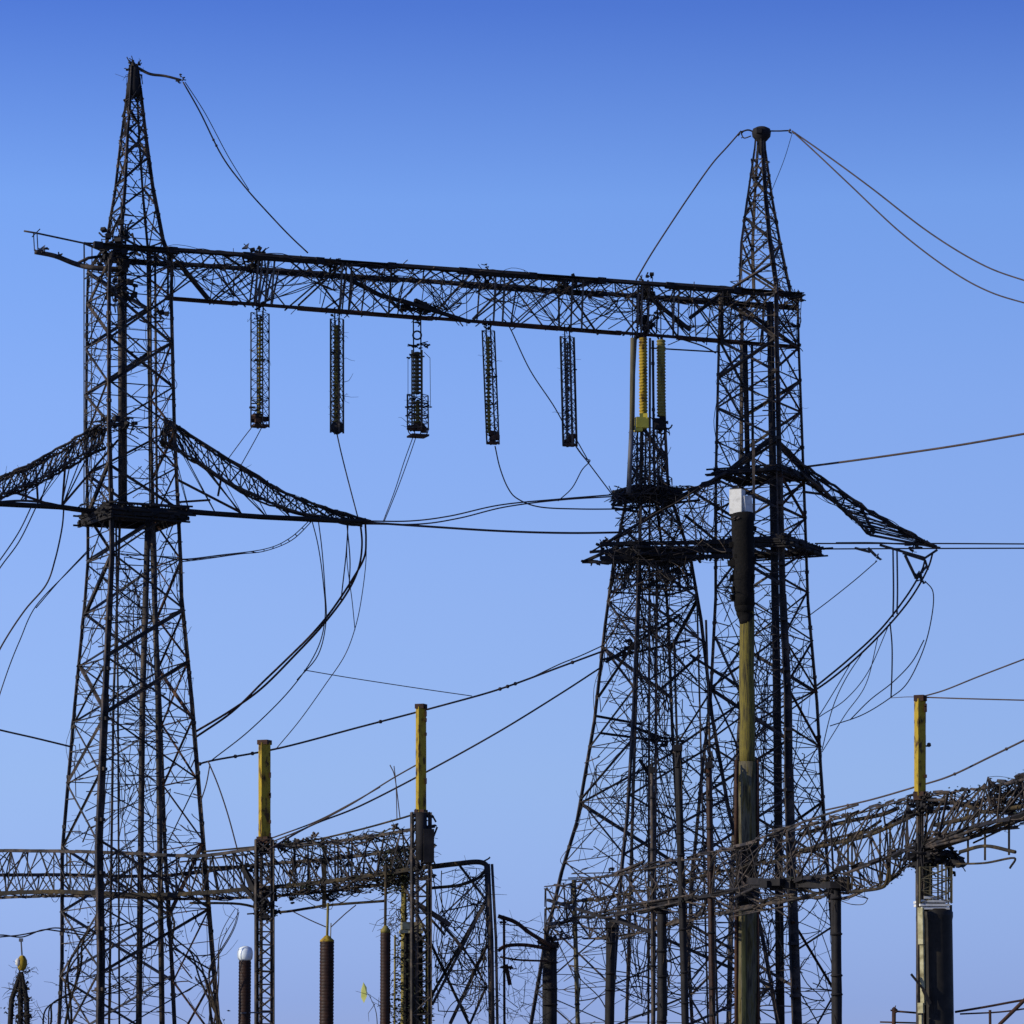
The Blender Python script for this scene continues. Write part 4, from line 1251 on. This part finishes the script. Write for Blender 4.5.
mb._add([c + V(p) for p in ((0, 0, -.34), (.1, 0, -.1), (.09, .02, .18), (-.02, 0, .36), (-.1, .02, .1), (-.1, .02, -.15))], [(0, 1, 2, 3, 4, 5)])
mb._add([c + V((p[0], p[1] + .01, p[2])) for p in ((0, 0, -.34), (.1, 0, -.1), (.09, .02, .18), (-.02, 0, .36), (-.1, .02, .1), (-.1, .02, -.15))], [(5, 4, 3, 2, 1, 0)])
mb.build("leaf", PALELEAF, sp)

# ------------------------------------------------------------------ wires and cables
def wire(label, strands, dia, name="wire", cat="wire", f=Yb, group=None, m=CABLE, rungs=0, Y=None, beads=0):
    """strands: list of pixel polylines; dia in pixels."""
    mb = MB()
    sp_ = []
    for st in strands:
        n = len(st)
        pts = []
        for i, p in enumerate(st):
            if Y is not None:
                yy = Y[0] + (Y[1] - Y[0]) * i / max(1, n - 1)
            else:
                yy = f(p[0])
            pts.append(at(p[0], p[1], yy))
        s_ = spline(pts, 8)
        for e, o in ((0, 1), (-1, -2)):
            if not 0 <= st[e][0] <= 1024:
                d = (s_[e] - s_[o]).normalized()
                run = 30 if d.z >= 0 else min(30, (s_[e].z - 2) / max(.05, -d.z))
                s_.insert(0 if e == 0 else len(s_), s_[e] + d * run)
        r = dia * .43 / ppm(pts[0].y)
        mb.tube(s_, r, 6)
        sp_.append(s_)
        for _ in range(beads):
            q = rnd.choice(s_[1:-1])
            mb.lathe(q - V((0, 0, r * 1.6)), [(r, 0), (r * 1.9, r), (r * 1.9, r * 2.2), (r, r * 3.2)], 6)
    if rungs and len(sp_) > 1:
        for i in range(rungs):
            mb.bar(lerp_poly(sp_[0], (i + .5) / rungs), lerp_poly(sp_[1], (i + .5) / rungs), .03)
    return tag(mb.build(name, m), label, cat, group)

E = "earth wires running off the tower peaks"
wire("thicker earth wire curving from the bent-arm tower's peak down to the beam", [[(183, 82), (200, 112), (222, 156), (245, 187), (270, 215), (290, 236), (308, 253)]], 1.8, name="earth_wire", group=E, beads=2)
wire("faint thin earth wire beside the thicker one off the bent-arm tower's peak", [[(185, 82), (205, 113), (228, 156), (249, 190)]], 1.0, name="earth_wire", group=E)
wire("single earth wire dropping from the round peak knob to the beam", [[(741, 131), (728, 146), (712, 164), (690, 195), (668, 228), (650, 256), (636, 280)]], 1.9, name="earth_wire", group=E)
wire("upper of two earth wires leaving the knob-peaked tower away from the beam", [[(792, 131), (825, 154), (870, 187), (930, 233), (985, 266), (1035, 284)]], 1.8, name="earth_wire", group=E, Y=(159.5, 150))
wire("lower of two earth wires leaving the knob-peaked tower away from the beam", [[(792, 131), (815, 152), (850, 185), (900, 232), (950, 270), (990, 292), (1035, 306)]], 1.7, name="earth_wire", group=E, Y=(159.5, 148))
wire("hair thin stay from the knob-peaked tower's peak arm down to its leg", [[(792, 134), (784, 160), (772, 190)]], .8, name="earth_wire", group=E)
C_ = "conductors strung between and beyond the towers"
wire("conductor rising gently from the root of the knob-peaked tower's outer arm", [[(804, 467), (850, 461), (900, 454), (960, 445), (1035, 432)]], 2.6, name="conductor", group=C_, Y=(160, 150))
wire("straight twin conductor running level past the tip of the knob-peaked tower's outer arm", [[(815, 543.5), (930, 543.5), (1035, 544)], [(815, 549), (930, 548.5), (1035, 548.2)]], 1.8, name="conductor", group=C_)
wire("twin conductor rising from the bent-arm tower's arm tip to the squat tower's upper platform", [[(366, 521), (410, 521), (450, 516), (500, 505), (560, 499), (622, 494)], [(366, 524), (420, 524), (460, 518), (505, 507), (560, 500), (622, 496)]], 1.8, name="conductor", group=C_)
wire("thick conductor running nearly level from the bent-arm tower's arm tip to the squat tower", [[(360, 522), (420, 526), (500, 531), (570, 533), (640, 532)]], 2.8, name="conductor", group=C_)
wire("bowed conductor hooking from the knobbly hanging insulator to the squat tower", [[(495, 446), (500, 468), (508, 488), (518, 499), (540, 507), (580, 509), (622, 509)]], 1.7, name="conductor", group=C_)
wire("thick beaded conductor climbing from the bent-arm tower's leg to the squat tower", [[(196, 765), (215, 760), (280, 748), (360, 727), (440, 706), (500, 689), (560, 667), (606, 650)]], 2.6, name="conductor", group=C_, beads=9)
wire("frayed short conductor running beside the beaded one into the squat tower", [[(535, 676), (560, 664), (580, 656), (604, 645)]], 1.5, name="conductor", group=C_)
wire("conductor climbing across the tallest yellow post to the squat tower", [[(268, 850), (310, 826), (360, 806), (430, 770), (500, 731), (560, 694), (600, 668)]], 2.2, name="conductor", group=C_, Y=(145, 157))
wire("short twin conductor rising over the overgrown gantry to the tallest yellow post", [[(272, 842), (310, 826), (350, 805), (390, 780), (418, 764)], [(272, 838), (315, 822), (352, 803), (380, 787)]], 1.7, name="conductor", group=C_, f=Yl)
wire("faint slack wire sagging toward the beaded conductor in the middle of the sky", [[(304, 670), (345, 677), (390, 684), (430, 690), (472, 696)]], 1.1, name="conductor", group=C_)
wire("lone brown conductor meeting the bent-arm tower's outer leg above the yellow bulb mast", [[(-30, 722), (0, 730), (35, 738), (72, 747)]], 2.3, name="conductor", group=C_)
wire("conductor slanting down across the yellow post over the drum to the lichen stained gantry", [[(1035, 735), (990, 757), (950, 776), (915, 787), (870, 800), (826, 810)]], 2.3, name="conductor", group=C_, Y=(108, 122), beads=3)
wire("conductor slanting upward from the cap of the yellow post over the drum", [[(921, 697), (945, 690), (980, 676), (1035, 655)]], 1.7, name="conductor", group=C_, Y=(112, 108))
wire("level conductor leaving the cap of the yellow post over the drum", [[(918, 697), (960, 698.5), (1035, 700.5)]], 1.8, name="conductor", group=C_, Y=(112, 108))
wire("ladder cable with rungs drooping from the bent-arm tower to its arm tip", [[(160, 557), (185, 559), (220, 555), (265, 549), (290, 538), (312, 518)], [(180, 562), (205, 559), (240, 554), (265, 551), (292, 540), (314, 519)]], 1.2, name="ladder_cable", group=C_, rungs=16)
wire("twisted dark cable below the overgrown gantry, just above the yellow bulb mast", [[(-30, 940), (0, 937), (20, 935), (40, 931), (58, 928), (90, 934)], [(-30, 938), (0, 935), (22, 937), (42, 930), (58, 931), (90, 936)]], 1.8, name="conductor", group=C_)
D_ = "drop wires below the hanging insulators"
wire("pair of drop wires slanting from the foot of the open wire cage insulator", [[(252, 427), (242, 440), (228, 459)], [(262, 427), (254, 442), (240, 467)]], 1.1, name="drop_wire", group=D_)
wire("drop wire from the slim straight insulator's tapered foot to the arm tip", [[(337, 434), (341, 452), (348, 480), (358, 518)]], 1.7, name="drop_wire", group=D_)
wire("pair of close drop wires from the bulging wire basket down to the arm tip", [[(413, 437), (404, 462), (395, 490), (383, 522)], [(416, 437), (407, 463), (397, 490), (384, 522)]], 1.1, name="drop_wire", group=D_)
wire("long slack wire from the beam past the ladder-like insulator to the squat tower", [[(502, 318), (510, 328), (530, 370), (555, 408), (575, 445), (590, 465), (614, 497)]], 1.4, name="drop_wire", group=D_)
wire("hooked wire branching from the ladder-like insulator down to the twin conductor", [[(575, 445), (585, 458), (590, 461), (582, 470), (572, 488), (558, 501)], [(571, 430), (580, 446), (589, 462)]], 1.3, name="drop_wire", group=D_)
J = "jumper cables looping down from the arms"
wire("thick brown jumper sweeping from the bent-arm tower's arm tip back to its leg", [[(365, 518), (366, 540), (364, 558), (352, 580), (332, 610), (312, 634), (288, 658), (262, 683), (232, 712), (196, 737)], [(360, 520), (362, 545), (358, 570), (345, 596), (322, 626), (296, 654), (262, 688), (230, 711), (195, 732)]], 2.6, name="jumper_cable", group=J, m=RUST)
wire("thin double jumper inside the thick brown one on the bent-arm tower", [[(311, 517), (318, 545), (323, 580), (325, 618), (316, 652), (290, 690), (250, 730), (212, 760)], [(318, 518), (322, 550), (325, 590), (326, 622), (318, 655), (297, 680)]], 1.4, name="jumper_cable", group=J)
wire("loose thin jumper outside the thick brown one on the bent-arm tower's arm tip", [[(366, 528), (366, 560), (362, 595), (356, 625), (345, 655), (325, 685), (300, 720), (276, 749)], [(348, 528), (347, 560), (352, 600), (355, 630)]], 1.1, name="jumper_cable", group=J)
wire("short jumper strands dangling just inside the bent-arm tower's thick brown jumper", [[(348, 525), (346, 555), (341, 600)], [(347, 525), (350, 560), (349, 588)]], 1.6, name="jumper_cable", group=J)
wire("thickest jumper below the bent-arm tower's cut-off arm", [[(64, 505), (62, 528), (55, 560), (46, 585), (25, 610), (5, 640), (-12, 672)]], 2.0, name="jumper_cable", group=J)
wire("short paired jumper farthest out below the bent-arm tower's cut-off arm", [[(33, 503), (20, 530), (5, 553), (-15, 580)], [(38, 503), (20, 540), (2, 565), (-15, 590)]], 1.5, name="jumper_cable", group=J)
wire("long slack jumper curling away from just below the bent-arm tower's collar", [[(95, 545), (70, 570), (36, 606), (20, 640), (8, 670), (-6, 712)], [(90, 548), (60, 580), (36, 608)]], 1.3, name="jumper_cable", group=J)
wire("thick brown jumper sweeping from the knob-peaked tower's arm tip back to its leg", [[(933, 552), (928, 568), (915, 592), (897, 616), (870, 645), (840, 672), (812, 692), (780, 708), (755, 722)], [(925, 560), (921, 572), (906, 597), (880, 630), (848, 660), (814, 688)]], 2.4, name="jumper_cable", group=J, m=RUST)
wire("slender looped jumper hanging outermost off the knob-peaked tower's arm", [[(925, 581), (933, 592), (932, 615), (924, 648), (908, 682), (890, 698), (862, 715), (830, 726)], [(924, 640), (912, 662), (893, 682), (870, 700), (850, 720)]], 1.3, name="jumper_cable", group=J)
wire("double rod hanging straight down from the knob-peaked tower's arm to the thick jumper", [[(893, 550), (893.5, 590), (893, 617)], [(897, 550), (897.5, 590), (897, 614)]], 2.2, name="hanging_rod", cat="rod", group=J, m=GALV)
wire("twiggy rod hanging below the knob-peaked tower's thick jumper", [[(890, 622), (892, 645), (892, 670), (891, 698)]], 1.8, name="hanging_rod", cat="rod", group=J)
wire("fan of thin strands spreading from the thick jumper to the knob-peaked tower's leg", [[(888, 627), (868, 672), (845, 700), (818, 718), (796, 740)], [(878, 637), (866, 684), (845, 715), (822, 752)], [(852, 661), (838, 685), (824, 708), (815, 722)], [(865, 649), (845, 680), (832, 710), (822, 750)]], 1.1, name="jumper_cable", group=J)
wire("faint guy from the small clamp under the arm to the knob-peaked tower's leg", [[(877, 561), (855, 580), (830, 600), (810, 615)]], 1.2, name="guy_wire")
wire("short twin lead from the bent-arm tower's leg down to the shortest yellow post", [[(208, 761), (218, 785), (228, 815), (238, 852)], [(210, 764), (206, 785), (199, 806)]], 1.6, name="lead_wire", f=Yl)
wire("thin upright aerial stick above the overgrown gantry beside the tallest yellow post", [[(394, 766), (396, 785), (397, 820)], [(390, 765), (395, 778), (400, 818)]], 1.2, name="aerial_stick", cat="aerial", f=Yl)
wire("short lead joining the cap of the yellow post over the drum to the twiggy rod", [[(918, 697), (905, 697), (890, 698)]], 1.1, name="lead_wire", Y=(113, 150))
